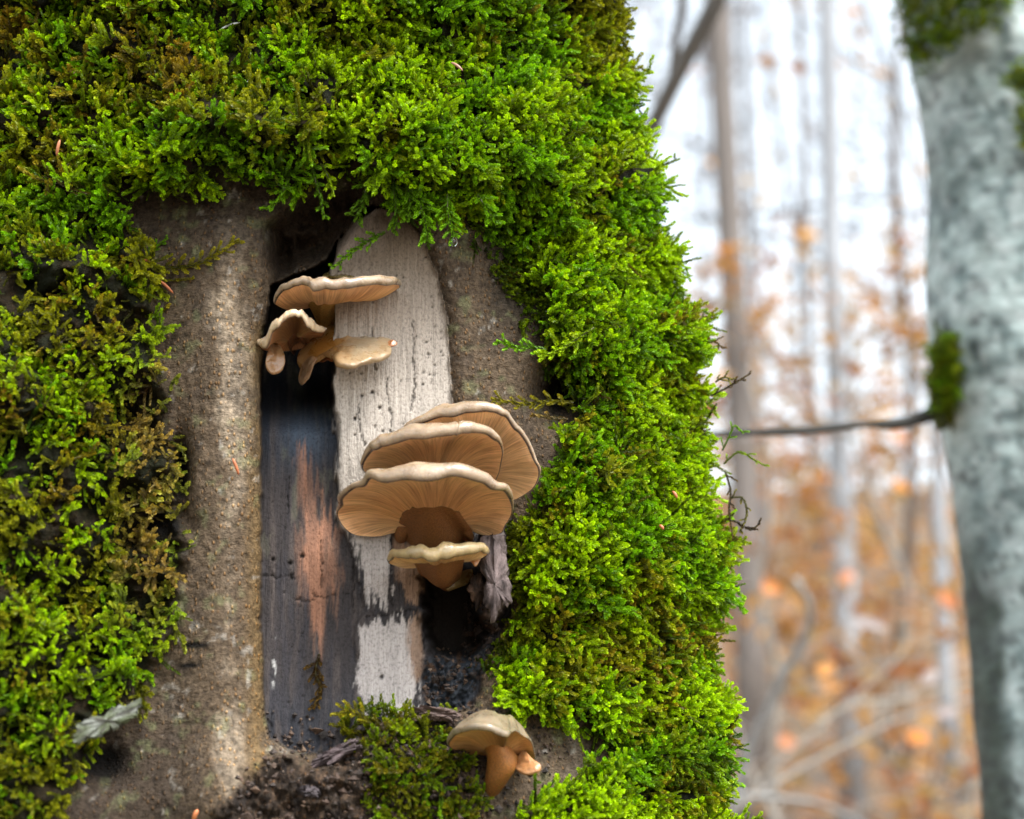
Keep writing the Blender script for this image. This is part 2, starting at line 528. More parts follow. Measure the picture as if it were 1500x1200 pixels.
    # pits in the moss where it is black
    for (qx, qy, rx, ry, dp) in ((815, 575, 34, 40, 70), (265, 690, 13, 48, 55), (240, 770, 40, 26, 45), (40, 430, 60, 34, 50), (480, 250, 40, 50, 40), (770, 400, 34, 46, 30), (150, 1120, 40, 40, 60), (735, 930, 34, 40, 30)):
        D -= dp * np.exp(-((fx - qx) / rx) ** 2 - ((fy - qy) / ry) ** 2)
    D += (1 - wood) * (1 - mk) * 1.6 * fbm(fx / 9, fy / 9, 63)
    # holes bored by beetles and cracks in the bare wood
    hole = np.zeros_like(px)
    hr = np.random.default_rng(5)
    spots = [(443, 815, 3.4), (425, 825, 3), (427, 846, 2.6), (400, 820, 2.5), (559, 992, 2.6), (663, 1038, 4.5), (545, 575, 2.2), (530, 580, 2), (520, 613, 2.3), (556, 597, 2)]
    for k in range(80):
        sx, sy = hr.uniform(488, 655), hr.uniform(330, 640)
        if hr.random() < .35: sx = hr.normal(632, 12); sy = hr.normal(520, 30)
        spots.append((sx, sy, hr.uniform(.5, 1.35)))
    for k in range(40): spots.append((hr.uniform(388, 620), hr.uniform(700, 1050), hr.uniform(.5, 1.2)))
    win = vis & (fx > 370) & (fx < 770) & (fy > 300) & (fy < 1110)
    wi = np.nonzero(win)
    hx, hy = fx[wi], fy[wi]; hv = np.zeros(len(hx))
    for sx, sy, r in spots:
        hv = np.maximum(hv, sstep(r + 1.2, r - .6, np.hypot(hx - sx, hy - sy)) * min(1, r / 1.5))
    cracks = [[(606, 470), (604, 520), (608, 570), (603, 600)], [(524, 585), (526, 620), (533, 650)], [(566, 555), (572, 610), (574, 640)], [(545, 480), (548, 540)],
              [(381, 842), (405, 845), (430, 843)], [(430, 874), (446, 881), (462, 876)], [(458, 870), (474, 876), (496, 870), (516, 872)], [(536, 903), (570, 901), (600, 893), (622, 897)],
              [(574, 785), (572, 850), (576, 890)], [(624, 840), (620, 900), (622, 950)], [(385, 1050), (400, 1062)], [(560, 640), (563, 700)], [(516, 800), (519, 900)],
              [(424, 700), (421, 760)], [(470, 790), (472, 860)]]
    for c in cracks:
        c = np.array(c, float)
        for (x0, y0), (x1, y1) in zip(c[:-1], c[1:]):
            jx = hx + 2.5 * fbm(hx / 7, hy / 7, 71); jy = hy + 3 * fbm(hx / 7, hy / 7, 72)
            t = np.clip(((jx - x0) * (x1 - x0) + (jy - y0) * (y1 - y0)) / ((x1 - x0) ** 2 + (y1 - y0) ** 2), 0, 1)
            dd = np.hypot(jx - x0 - t * (x1 - x0), jy - y0 - t * (y1 - y0))
            hv = np.maximum(hv, .7 * sstep(1.7, .3, dd))
    hole[wi] = hv
    hole *= wood
    D -= 4.5 * hole
    # --- position
    wdir = sstep(.2, .5, facing)[..., None] * vis[..., None]
    dirn = nr * (1 - wdir) + tc * wdir
    dirn /= np.linalg.norm(dirn, axis=-1)[..., None]
    ray = np.linalg.norm(CAM - Bp, axis=-1) / DEPTH
    V = Bp + dirn * (np.clip(D, -330, 260) * S * ray)[..., None]
    # --- colour
    n1 = fbm(fx / 60, fy / 110, 81); n2 = fbm(fx / 16, fy / 24, 82); n3 = fbm(fx / 5, fy / 6, 83)
    bark = np.zeros(px.shape + (3,)) + np.array([.105, .076, .049])
    bark = mixc(bark, (.30, .24, .17), sstep(-.25, .6, n1 + .35 * n2 + 1.15 * np.exp(-((fx - 338) / 34) ** 2) - .78))
    bark = mixc(bark, (.17, .11, .045), sstep(350, 378, fx) * sstep(400, 382, fx) * sstep(420, 520, fy) * .7)
    bark = mixc(bark, (.030, .022, .016), np.clip(sstep(420, 285, fy) * .9 + sstep(960, 1120, fy) * sstep(330, 230, fx) * .75, 0, 1))  # shade under the top moss and at lower left, painted into the bark
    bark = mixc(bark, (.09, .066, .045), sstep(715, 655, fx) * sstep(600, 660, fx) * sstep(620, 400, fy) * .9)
    bark = mixc(bark, (.045, .035, .028), sstep(.1, .8, n2 + n1 * .6) * .5)
    bark = mixc(bark, (.022, .018, .013), sstep(690, 740, fx) * sstep(560, 430, fy) * .85)  # shade below the right overhang, put into the bark colour
    bark = mixc(bark, (.17, .20, .09), sstep(.35, .9, fbm(fx / 22, fy / 22, 84)) * .35)
    bark = mixc(bark, (.34, .32, .28), sstep(.68, .95, fbm(fx / 14, fy / 18, 85)) * .5)
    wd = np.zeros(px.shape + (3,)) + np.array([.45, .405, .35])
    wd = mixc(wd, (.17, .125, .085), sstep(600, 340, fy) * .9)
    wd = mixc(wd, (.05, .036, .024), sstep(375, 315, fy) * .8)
    wd = mixc(wd, (.26, .21, .175), sstep(-.1, .9, n1 + .4 * n2) * .55)
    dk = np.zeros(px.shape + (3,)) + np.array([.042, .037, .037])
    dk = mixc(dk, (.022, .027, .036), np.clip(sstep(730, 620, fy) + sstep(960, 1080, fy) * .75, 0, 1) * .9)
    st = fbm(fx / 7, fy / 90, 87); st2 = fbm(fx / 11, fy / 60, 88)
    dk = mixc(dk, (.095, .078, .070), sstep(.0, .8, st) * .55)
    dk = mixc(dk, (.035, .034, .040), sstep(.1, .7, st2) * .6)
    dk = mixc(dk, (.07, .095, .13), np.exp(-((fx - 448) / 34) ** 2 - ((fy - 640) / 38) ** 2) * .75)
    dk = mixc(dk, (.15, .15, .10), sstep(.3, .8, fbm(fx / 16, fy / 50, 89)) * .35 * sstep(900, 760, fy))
    ora = sdf(fx + wob * .8 + 3 * fbm(fx / 2.5, fy / 40, 96), fy + 40 * fbm(fx / 4, fy / 50, 90), [(438, 672), (448, 690), (456, 735), (470, 752), (490, 765), (492, 850), (484, 872), (474, 905), (466, 950), (458, 900), (446, 866), (442, 800), (452, 760)])
    dk = mixc(dk, (.30, .145, .088), sstep(5, -4, ora) * np.clip(.72 + .5 * st, .25, .95))
    dk = mixc(dk, (.30, .16, .10), sstep(16, 2, ora) * .35)
    lm = left
    low = sstep(800, 860, fy)
    ragged = 16 * fbm(fx / 7, fy / 40, 91) + 9 * fbm(fx / 3, fy / 14, 95)
    rg = wob * 1.1 + 4 * fbm(fx / 5, fy / 7, 97)
    pale2 = np.maximum(sstep(4, -4, sdf(fx + rg, fy + ragged, [(512, 760), (572, 760), (571, 880), (558, 892), (545, 880), (532, 850)])),
                       sstep(4, -4, sdf(fx + rg, fy + ragged, [(523, 925), (545, 915), (600, 905), (618, 925), (616, 985), (606, 1048), (530, 1048)])))
    tan = np.maximum(sstep(4, -4, sdf(fx + wob * .5, fy + ragged, [(578, 780), (626, 780), (625, 870), (612, 892), (600, 884), (580, 860)])),
                     sstep(4, -4, sdf(fx + wob * .5, fy + ragged, [(596, 905), (618, 908), (622, 985), (610, 1010), (597, 960)])))
    lowcol = dk.copy()
    lowcol = mixc(lowcol, (.028, .026, .027), sstep(520, 560, fx) * .6)
    lowcol = mixc(lowcol, (.42, .385, .36), pale2)
    lowcol = mixc(lowcol, (.25, .16, .105), tan * .9)
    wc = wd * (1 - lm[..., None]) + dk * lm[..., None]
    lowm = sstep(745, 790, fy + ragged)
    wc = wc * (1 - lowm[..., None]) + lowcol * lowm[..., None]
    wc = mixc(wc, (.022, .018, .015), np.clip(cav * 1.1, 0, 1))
    wc = mixc(wc, (.030, .036, .044), np.clip(rot * sstep(940, 975, fy), 0, 1) * .9)
    wc = mixc(wc, (.10, .055, .030), rot * sstep(.25, .7, fbm(fx / 8, fy / 8, 92)) * .8)
    wc = mixc(wc, (.21, .165, .155), snag * .9)
    wc = mixc(wc, (.55, .55, .53), sstep(3.5, 0, np.abs(fx - 401 - 2 * fbm(fx / 5, fy / 12, 93))) * sstep(925, 940, fy) * sstep(1012, 1000, fy) * sstep(0, .4, fbm(fx / 4, fy / 12, 94)) * .8)
    wc = mixc(wc, (.012, .010, .009), hole * .92)
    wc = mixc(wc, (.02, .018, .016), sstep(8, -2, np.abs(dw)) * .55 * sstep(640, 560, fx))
    debc = mixc(np.zeros(px.shape + (3,)) + np.array([.028, .020, .014]), (.085, .056, .036), sstep(.1, .8, n3 + .5 * n2))
    debc = mixc(debc, (.018, .014, .012), sstep(.1, .7, -n2))
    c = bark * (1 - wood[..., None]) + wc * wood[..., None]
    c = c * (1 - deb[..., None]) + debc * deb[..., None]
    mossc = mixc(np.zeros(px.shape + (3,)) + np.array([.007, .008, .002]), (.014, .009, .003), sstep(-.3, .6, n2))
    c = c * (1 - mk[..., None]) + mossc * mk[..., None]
    c = mixc(c, (.030, .021, .014), sstep(10, -14, dc) * .95 * (1 - mk))  # crevice shade painted in by darkening its colour
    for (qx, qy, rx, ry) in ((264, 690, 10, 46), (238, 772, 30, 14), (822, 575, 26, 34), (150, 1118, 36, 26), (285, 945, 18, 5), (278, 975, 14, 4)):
        c = mixc(c, (.006, .005, .004), np.clip(1.6 * np.exp(-((fx - qx + 5 * n2) / rx) ** 2 - ((fy - qy) / ry) ** 2), 0, 1) * vis)  # paints the pits' shade black; the last two are real dark marks
    wood_attr = wood * (1 - deb) * (1 - mk)
    # --- meshes: living bark and bare wood
    nz, nt_ = TH.shape
    idx = np.arange(nz * nt_).reshape(nz, nt_)
    q = np.stack([idx[:-1], np.roll(idx, -1, 1)[:-1], np.roll(idx, -1, 1)[1:], idx[1:]], -1).reshape(-1, 4)[:, ::-1]
    fw = wood.reshape(-1)[q].mean(1) > .5
    root = empty('mossy_tree', (AX, ay[-1], .1))
    tag(root, 'thick moss covered trunk with an open hollow of bare wood', 'tree')
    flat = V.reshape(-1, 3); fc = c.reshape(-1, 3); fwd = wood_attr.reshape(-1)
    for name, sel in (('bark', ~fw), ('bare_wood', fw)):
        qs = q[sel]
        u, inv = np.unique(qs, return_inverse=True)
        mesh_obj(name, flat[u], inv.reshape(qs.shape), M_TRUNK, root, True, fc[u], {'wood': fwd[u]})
    # data for scattering
    dens = sstep(0, 14, dm) * np.where(back, .0, 1)
    info = dict(V=V, px=fx, py=fy, dens=dens, q=q, nrm=nr, facing=facing, dm=dm, dcl=dcl, th=TH)
    return root, info
TREE, TI = make_trunk()

# ------------------------------------------------------------------ moss shoots
def leaf_run(out, path, ln, wd, sp, r, t0, t1, k0=0):
    """overlapping pointed leaves all round a stem"""
    path = np.asarray(path, float)
    seg = np.linalg.norm(np.diff(path, axis=0), axis=1); cum = np.concatenate([[0], np.cumsum(seg)])
    n = max(3, int(cum[-1] / sp))
    ang = r.uniform(0, 6)
    for k in range(n + 2):
        t = min(k / n, 1.0)
        d = t * cum[-1]
        p = np.array([np.interp(d, cum, path[:, i]) for i in range(3)])
        d2 = min(d + sp, cum[-1]); d1 = max(d2 - 2 * sp, 0)
        tg = np.array([np.interp(d2, cum, path[:, i]) - np.interp(d1, cum, path[:, i]) for i in range(3)]); tg /= np.linalg.norm(tg) + 1e-12
        a = np.cross(tg, [.3, .9, .2]); a /= np.linalg.norm(a) + 1e-12
        b = np.cross(tg, a)
        for j in range(3):
            ang += 2.2 + r.uniform(-.3, .3)
            o = math.cos(ang) * a + math.sin(ang) * b
            spread = (.62 if t < .8 else .40) + r.uniform(-.14, .14)
            dr = tg * (1 - .35 * spread) + o * spread; dr /= np.linalg.norm(dr)
            w_ = np.cross(dr, o); w_ /= np.linalg.norm(w_) + 1e-12
            l = ln * r.uniform(.75, 1.15) * (.72 + .42 * math.sin(math.pi * (.12 + .74 * t)))
            q = p + o * ln * .05
            cup = o * ln * .13
            s = len(out['v'])
            out['v'] += [q, q + dr * l * .48 + w_ * wd * .5 + cup, q + dr * l, q + dr * l * .48 - w_ * wd * .5 + cup]
            out['f'] += [(s, s + 1, s + 2), (s, s + 2, s + 3)]
            g = t0 + (t1 - t0) * t
            out['t'] += [g * .8, g, g + .12, g]

def frond(r, length, nb, curve=.3, leaf=.00115):
    out = dict(v=[], f=[], t=[])
    bend = r.uniform(-curve, curve); by = r.uniform(-curve, curve)
    ts = np.linspace(0, 1, 7)
    main = np.stack([bend * length * ts ** 2, by * length * ts ** 2, length * ts], -1)
    s = 0
    for i in range(6):                         # wiry stem
        for j in range(3):
            an = j * 2.094
            out['v'].append(main[i] + .00022 * np.array([math.cos(an), math.sin(an), 0])); out['t'].append(-.15)
    for i in range(5):
        for j in range(3):
            a_ = i * 3 + j; b_ = i * 3 + (j + 1) % 3
            out['f'] += [(a_, b_, b_ + 3), (a_, b_ + 3, a_ + 3)]
    leaf_run(out, main[2:], leaf, leaf * .72, leaf * .40, r, .2, 1.0)
    for k in range(nb):
        t = .22 + .70 * k / max(nb - 1, 1)
        p = np.array([np.interp(t, ts, main[:, i]) for i in range(3)])
        side = 1 if k % 2 else -1
        bl = length * (.62 - .32 * t) * r.uniform(.75, 1.25)
        az = (0 if side > 0 else math.pi) + r.uniform(-.6, .6)
        o = np.array([math.cos(az), math.sin(az), 0])
        dv = o * .85 + np.array([0, 0, .65])
        u = np.linspace(0, 1, 4)
        br = p + np.outer(u * bl, dv / np.linalg.norm(dv)) + np.outer(u ** 2 * bl * .22, [0, 0, 1.0])
        leaf_run(out, br, leaf * .95, leaf * .70, leaf * .40, r, .2 + .2 * t, .98)
    return out

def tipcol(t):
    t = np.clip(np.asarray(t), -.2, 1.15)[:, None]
    base = np.array([[.16, .11, .09]]); mid = np.array([[.50, .52, .5]]); tip = np.array([[1.6, 1.5, .8]])  # brown bases darkened further to paint in shade between shoots; young tips limer
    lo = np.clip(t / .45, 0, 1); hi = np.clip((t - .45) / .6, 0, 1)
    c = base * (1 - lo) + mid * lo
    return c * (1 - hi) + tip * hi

FR = np.random.default_rng(11)
VARIANTS = []
for k in range(12):
    f_ = frond(FR, FR.uniform(.0115, .0185), int(FR.integers(2, 7)), .5, FR.uniform(.0015, .0021))
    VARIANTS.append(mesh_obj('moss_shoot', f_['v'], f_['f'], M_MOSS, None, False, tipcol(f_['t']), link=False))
for k in range(2):                             # bare wiry shoots
    f_ = frond(FR, .017, 3, .6, .0011)
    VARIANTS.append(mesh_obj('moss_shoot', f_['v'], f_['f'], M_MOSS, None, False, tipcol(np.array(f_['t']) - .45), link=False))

def moss_group():
    g = bpy.data.node_groups.new('moss shoots', 'GeometryNodeTree')
    g.interface.new_socket('Geometry', in_out='INPUT', socket_type='NodeSocketGeometry')
    g.interface.new_socket('Geometry', in_out='OUTPUT', socket_type='NodeSocketGeometry')
    N, L = g.nodes, g.links
    gi = N.new('NodeGroupInput'); go = N.new('NodeGroupOutput')
    join = N.new('GeometryNodeJoinGeometry')
    for o in VARIANTS:
        oi = N.new('GeometryNodeObjectInfo'); oi.inputs['Object'].default_value = o
        g2 = N.new('GeometryNodeGeometryToInstance')
        L.new(oi.outputs['Geometry'], g2.inputs[0]); L.new(g2.outputs[0], join.inputs[0])
    ip = N.new('GeometryNodeInstanceOnPoints')
    def na(name, t):
        a = N.new('GeometryNodeInputNamedAttribute'); a.data_type = t; a.inputs['Name'].default_value = name
        return a.outputs[0]
    L.new(gi.outputs[0], ip.inputs['Points']); L.new(join.outputs[0], ip.inputs['Instance'])
    ip.inputs['Pick Instance'].default_value = True
    L.new(na('pick', 'INT'), ip.inputs['Instance Index'])
    L.new(na('rot', 'FLOAT_VECTOR'), ip.inputs['Rotation'])
    L.new(na('scl', 'FLOAT'), ip.inputs['Scale'])
    L.new(ip.outputs[0], go.inputs[0])
    return g
MOSS_GN = moss_group()

def rot_from_dirs(dirs, rolls):
    """euler XYZ that turns +Z onto dirs after a roll about +Z: Rz(az) Ry(el) Rz(roll)"""
    out = np.zeros_like(dirs)
    for i, (d, r) in enumerate(zip(dirs, rolls)):
        q = Vector(d).to_track_quat('Z', 'Y')
        from_roll = Vector((0, 0, 1)).rotation_difference(Vector((0, 0, 1)))
        from_roll = __import__('mathutils').Quaternion((0, 0, 1), r)
        e = (q @ from_roll).to_euler('XYZ')
        out[i] = e
    return out

def moss_obj(name, pts, dirs, scl, tint, parent=None, bare=.06):
    n = len(pts)
    me = bpy.data.meshes.new(name)
    p = pts - (np.array(parent.location) if parent is not None else 0)
    me.vertices.add(n); me.vertices.foreach_set('co', p.ravel())
    rots = rot_from_dirs(dirs, rng.uniform(0, 6.28, n))
    a = me.attributes.new('rot', 'FLOAT_VECTOR', 'POINT'); a.data.foreach_set('vector', rots.ravel())
    a = me.attributes.new('scl', 'FLOAT', 'POINT'); a.data.foreach_set('value', scl)
    pick = rng.integers(0, 12, n); lean_ = rng.random(n) < bare; pick[lean_] = 12 + rng.integers(0, 2, lean_.sum())
    a = me.attributes.new('pick', 'INT', 'POINT'); a.data.foreach_set('value', pick.astype(np.int32))
    c = np.ones((n, 4)); c[:, :3] = tint
    a = me.attributes.new('tint', 'FLOAT_COLOR', 'POINT'); a.data.foreach_set('color', c.ravel())
    me.materials.append(M_MOSS)
    o = bpy.data.objects.new(name, me)
    COL.objects.link(o)
    if parent is not None: o.parent = parent
    md = o.modifiers.new('shoots', 'NODES'); md.node_group = MOSS_GN
    return o

LIME = np.array([.270, .430, .003]); GREEN = np.array([.130, .300, .003]); DEEP = np.array([.028, .085, .010])
OLIVE = np.array([.20, .19, .012]); RUST = np.array([.19, .11, .018]); DRY = np.array([.30, .22, .09])

def moss_tint(px, py, r):
    n = len(px)
    a = fbm(px / 95, py / 80, 101, 3); b = fbm(px / 30, py / 30, 102, 3)
    lime = sstep(-.5, .5, a + .3 * b + r.normal(0, .25, n))
    c = mixc(np.tile(GREEN, (n, 1)), LIME, lime)
    topleft = sstep(620, 250, px) * sstep(330, 120, py)
    lefty = sstep(330, 200, px) * sstep(300, 420, py)
    lowr = np.exp(-((px - 920) / 130) ** 2 - ((py - 960) / 170) ** 2)
    ol = sstep(-.1, .6, b * .8 + fbm(px / 60, py / 50, 103) * .7 + .8 * topleft + .75 * lefty + .5 * lowr - .55 + r.normal(0, .2, n))
    c = mixc(c, OLIVE, ol * .8)
    ru = sstep(.15, .7, fbm(px / 45, py / 40, 104) + .35 * topleft + .25 * lefty + .35 * lowr - .35 + r.normal(0, .15, n))
    c = mixc(c, RUST, ru * .75)
    dry = np.exp(-((px - 225) / 42) ** 2 - ((py - 670) / 130) ** 2) + .8 * np.exp(-((px - 215) / 45) ** 2 - ((py - 850) / 60) ** 2)
    c = mixc(c, DRY, np.clip(dry * (1.2 + .5 * b), 0, 1) * .95)
    return c * r.uniform(.75, 1.25, n)[:, None]

def scatter(n, weight):
    q = TI['q']; V = TI['V'].reshape(-1, 3)
    A_, B_, C_ = V[q[:, 0]], V[q[:, 1]], V[q[:, 2]]; D_ = V[q[:, 3]]
    fn = np.cross(C_ - A_, D_ - B_); area = .5 * np.linalg.norm(fn, axis=1)
    wv = weight.reshape(-1)[q].mean(1) * np.minimum(area, 2e-4)
    pr = wv / wv.sum()
    k = rng.choice(len(q), n, p=pr)
    u, v = rng.random(n)[:, None], rng.random(n)[:, None]
    p = (A_[k] * (1 - u) + B_[k] * u) * (1 - v) + (D_[k] * (1 - u) + C_[k] * u) * v
    nn = fn[k] / (np.linalg.norm(fn[k], axis=1)[:, None] + 1e-12)
    base = TI['nrm'].reshape(-1, 3)[q[k, 0]]
    nn = np.where((nn * base).sum(1)[:, None] < 0, -nn, nn)
    nn = nn * .5 + base * .6
    nn /= np.linalg.norm(nn, axis=1)[:, None]
    return p, nn, TI['px'].reshape(-1)[q[k, 0]], TI['py'].reshape(-1)[q[k, 0]]

def grow(name, n, weight, label, down=.25, up=0.0, jitter=.33, smin=.42, smax=1.15, bare=.06, dark=1.0, olive=0.0):
    p, nn, px, py = scatter(n, weight)
    d = nn + np.array([0, 0, up - down]) + rng.normal(0, jitter, (n, 3))
    hang = np.exp(-((py - 300) / 60) ** 2) * (px > 180) * (px < 780)
    d[:, 2] -= .55 * hang
    d /= np.linalg.norm(d, axis=1)[:, None]
    sc = rng.uniform(smin, smax, n)
    p = p - d * .0055
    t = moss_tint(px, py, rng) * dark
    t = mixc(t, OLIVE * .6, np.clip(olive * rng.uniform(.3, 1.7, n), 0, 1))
    o = moss_obj(name, p, d, sc, t, None, bare)
    tag(o, label, 'moss', None, 'stuff')
    return o

px, py, dens, dm = TI['px'], TI['py'], TI['dens'], TI['dm']
holes = 1 - np.clip(sum(np.exp(-((px - qx) / rx) ** 2 - ((py - qy) / ry) ** 2) for qx, qy, rx, ry in
            ((818, 575, 26, 34), (265, 690, 12, 46), (240, 768, 34, 20), (40, 432, 50, 26), (480, 262, 30, 30), (150, 1130, 44, 34))) * 1.1, 0, 1)
gap = sstep(-.75, -.1, fbm(px / 40, py / 36, 111, 3) + .25)
base = dens * holes * (.25 + .75 * gap) * (py > -330) * (py < 1480)
mtop = base * sstep(430, 330, py) * (py > -330)
mright = base * sstep(330, 430, py) * (px > 560)
mleft = base * sstep(330, 430, py) * (px <= 560)
grow('moss', 11500, mtop * (1 + .6 * (px > 500)), 'thick green moss mantle over the top of the trunk above the hollow', .12, .18)
grow('moss', 10500, mright, 'bright green moss covering the right flank of the trunk beside the mushrooms', .22, .05, bare=.12)
grow('moss', 6200, mleft, 'olive and brown moss on the left flank of the trunk beside the bark', .3, .02, .5, .5, 1.05, .2)
clump = sstep(6, -14, TI['dcl'])
grow('moss', 300, clump * (.2 + .8 * gap), 'low moss clump on rotten debris beneath the hollow beside the lowest mushroom', .1, .2, .6, .4, .95, .2, .85, .62)

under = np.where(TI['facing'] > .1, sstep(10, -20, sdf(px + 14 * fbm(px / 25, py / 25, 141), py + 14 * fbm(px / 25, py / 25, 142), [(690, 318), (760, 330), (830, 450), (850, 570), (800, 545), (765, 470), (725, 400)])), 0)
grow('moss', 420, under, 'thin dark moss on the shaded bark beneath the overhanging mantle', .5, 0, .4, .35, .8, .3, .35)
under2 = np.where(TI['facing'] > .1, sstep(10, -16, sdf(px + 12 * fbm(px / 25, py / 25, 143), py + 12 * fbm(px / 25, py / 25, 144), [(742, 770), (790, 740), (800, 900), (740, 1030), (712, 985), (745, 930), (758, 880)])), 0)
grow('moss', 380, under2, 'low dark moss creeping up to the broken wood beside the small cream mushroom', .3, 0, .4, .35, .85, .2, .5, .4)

# ------------------------------------------------------------------ mushrooms
class Z:
    """enlarged view -> photo pixels"""
    def __init__(s, x0, y0, k): s.x0, s.y0, s.k = x0, y0, k
    def __call__(s, x, y, f): return PF(s.x0 + x / s.k, s.y0 + y / s.k, f)
ZM = Z(460, 560, 3.53); ZU = Z(370, 380, 6.317); ZB = Z(600, 1020, 6.818)

def smooth_closed(a, k=1):
    for _ in range(k): a = (np.roll(a, 1, 0) + 2 * a + np.roll(a, -1, 0)) / 4
    return a

def mushroom(label, z, rim, hub, stem, tilt=30, s0=.34, apex=0, cols=None, gills=True, concave=.10, group=None, seed=0, gcol=None, scol=None, smooth_cap=False):
    """rim: (x, y, f, t) round the cap; hub: (x, y, f); stem: list of (x, y, f, radius) from hub down to the wood"""
    r = np.random.default_rng(seed)
    n = 300
    t_ = math.radians(tilt)
    nn = np.array([0, math.sin(t_), math.cos(t_)])
    up = nn @ U3
    rp = np.array([np.append(z(x, y, f), t * .82 / z.k * S / max(up, .35)) for x, y, f, t in rim])
    rp = smooth_closed(catmull(rp, n, True), 2)
    L_, T_ = rp[:, :3], np.maximum(rp[:, 3], .0006)
    T_ = T_ * (1 + .16 * fbm(np.cos(np.arange(n) * .0209) * 4 + seed, np.sin(np.arange(n) * .0209) * 4, seed + 3, 2))
    ang = np.linspace(0, 2 * math.pi, n, endpoint=False)
    wob = .00038 * (np.sin(ang * 8 + seed) + .7 * np.sin(ang * 13 + 2 * seed) + .45 * np.sin(ang * 21 + seed))
    H = z(*hub)
    O = L_ - H
    O = O - np.outer(O @ nn, nn); O /= np.linalg.norm(O, axis=1)[:, None] + 1e-12
    if smooth_cap: wob = wob * .25; T_ = smooth_closed(T_[:, None], 60)[:, 0]
    L_ = L_ + np.outer(wob * np.clip(T_ / .004, .3, 1), nn)
    root = empty('mushroom', z(*stem[-1][:3]))
    tag(root, label, 'mushroom', group or 'mushrooms growing out of the hollow trunk')
    capc, edgec, rimc = cols or ((.40, .27, .14), (.56, .45, .31), (.20, .13, .08))
    # cap: lip, rolled margin, upper skin
    rings = []; cc = []
    roll = np.linspace(0, math.pi, 11)
    rings.append(L_ - O * np.minimum(T_ * .35, .0012)[:, None] + np.outer(T_ * .16, nn)); cc.append(np.tile(rimc, (n, 1)))
    for a in roll:
        bul = np.minimum(T_ * .42, .0032)
        rings.append(L_ + np.outer(T_ * (1 - math.cos(a)) / 2, nn) + O * (bul * math.sin(a))[:, None])
        k = sstep(0, .5, np.array(a))
        cc.append(np.tile(np.array(rimc) * (1 - k) + np.array(edgec) * k, (n, 1)))
    top = L_ + np.outer(T_, nn)
    reach = np.linalg.norm(L_ - H, axis=1)
    tcen = max(float(T_.mean()) * 1.25, apex / z.k * S)
    for s in np.linspace(.96, .04, 16):
        w_ = 1 - s
        sagc = math.sin(math.pi * min(1.0, w_ / (1 - s0))) * concave * reach * .5
        thk = T_ + (tcen - T_) * (1 - s ** 2.4)
        bump_ = np.outer(.0012 * (fbm(np.cos(ang) * 2.2 * s + seed, np.sin(ang) * 2.2 * s, seed + 5, 3)) * math.sin(math.pi * w_), nn)
        rings.append(H + (L_ - H) * s + np.outer(np.maximum(sagc, 0) + thk, nn) + bump_)
        k = sstep(0, .45, np.array(w_))
        cc.append(np.tile(np.array(edgec) * (1 - k) + np.array(capc) * k, (n, 1)))
    V = np.concatenate(rings); C = np.concatenate(cc)
    nz_ = len(rings)
    blot = fbm(V[:, 0] * 180, V[:, 1] * 180 + V[:, 2] * 90, seed + 9, 3)
    C = C * (1 + .22 * blot)[:, None]
    i = np.arange((nz_ - 1) * n).reshape(nz_ - 1, n)
    q = np.stack([i, np.roll(i, -1, 1), np.roll(i, -1, 1) + n, i + n], -1).reshape(-1, 4)
    faces = [tuple(x) for x in q] + [tuple((nz_ - 1) * n + k for k in range(n))]
    mesh_obj('cap', V, faces, M_CAP, root, True, C)
    # gills: radial blades from the margin to the stem
    if gills:
        ng = 600
        Lg = np.stack([np.interp(np.arange(ng) / 2, np.arange(n + 1), np.append(L_[:, k], L_[0, k])) for k in range(3)], -1)
        Tg = np.interp(np.arange(ng) / 2, np.arange(n + 1), np.append(T_, T_[0]))
        Og = np.stack([np.interp(np.arange(ng) / 2, np.arange(n + 1), np.append(O[:, k], O[0, k])) for k in range(3)], -1)
        start = Lg - Og * np.minimum(Tg * .3, .0010)[:, None] + np.outer(Tg * .14, nn)
        gs = np.linspace(1, s0, 15); rg = []; gc = []; uv = []
        ph = (np.arange(ng) % 2) * 2 - 1.0
        gcol = gcol or ((.84, .50, .25), (.64, .32, .13))
        for s in gs:
            w_ = (1 - s) / (1 - s0)
            sag = math.sin(math.pi * w_) * concave * np.linalg.norm(Lg - H, axis=1) * .5
            amp = .00022 * min(1, w_ * 6) * (.5 + .5 * s)
            rg.append(H + (start - H) * s + np.outer(sag + ph * amp, nn))
            k = sstep(.1, 1.0, np.array(w_))
            base_ = np.array(gcol[0]) * (1 - k) + np.array(gcol[1]) * k
            gc.append(np.outer(.80 + .28 * (ph < 0), base_))
            uv.append(np.stack([np.arange(ng) / ng, np.full(ng, w_)], -1))
        V = np.concatenate(rg); m_ = len(gs)
        i = np.arange((m_ - 1) * ng).reshape(m_ - 1, ng)
        q = np.stack([i, i + ng, np.roll(i, -1, 1) + ng, np.roll(i, -1, 1)], -1).reshape(-1, 4)
        mesh_obj('gills', V, q, M_GILL, root, True, np.concatenate(gc), None, np.concatenate(uv))
        inner = rg[-1][::6]
    else:
        inner = H + (L_ - H)[::3] * s0
    # stem grows from the gills' inner ring down to the wood
    inner = smooth_closed(inner, 12)
    ns = len(inner)
    rings = [inner + np.outer(np.full(ns, .0003), nn)]
    ca = np.arange(ns) * 2 * math.pi / ns
    path = [np.array(z(*s[:3])) for s in stem]; rad = [s[3] / z.k * S for s in stem]
    # radial order of the inner ring, flattened onto a plane across the stem axis
    c0 = inner.mean(0)
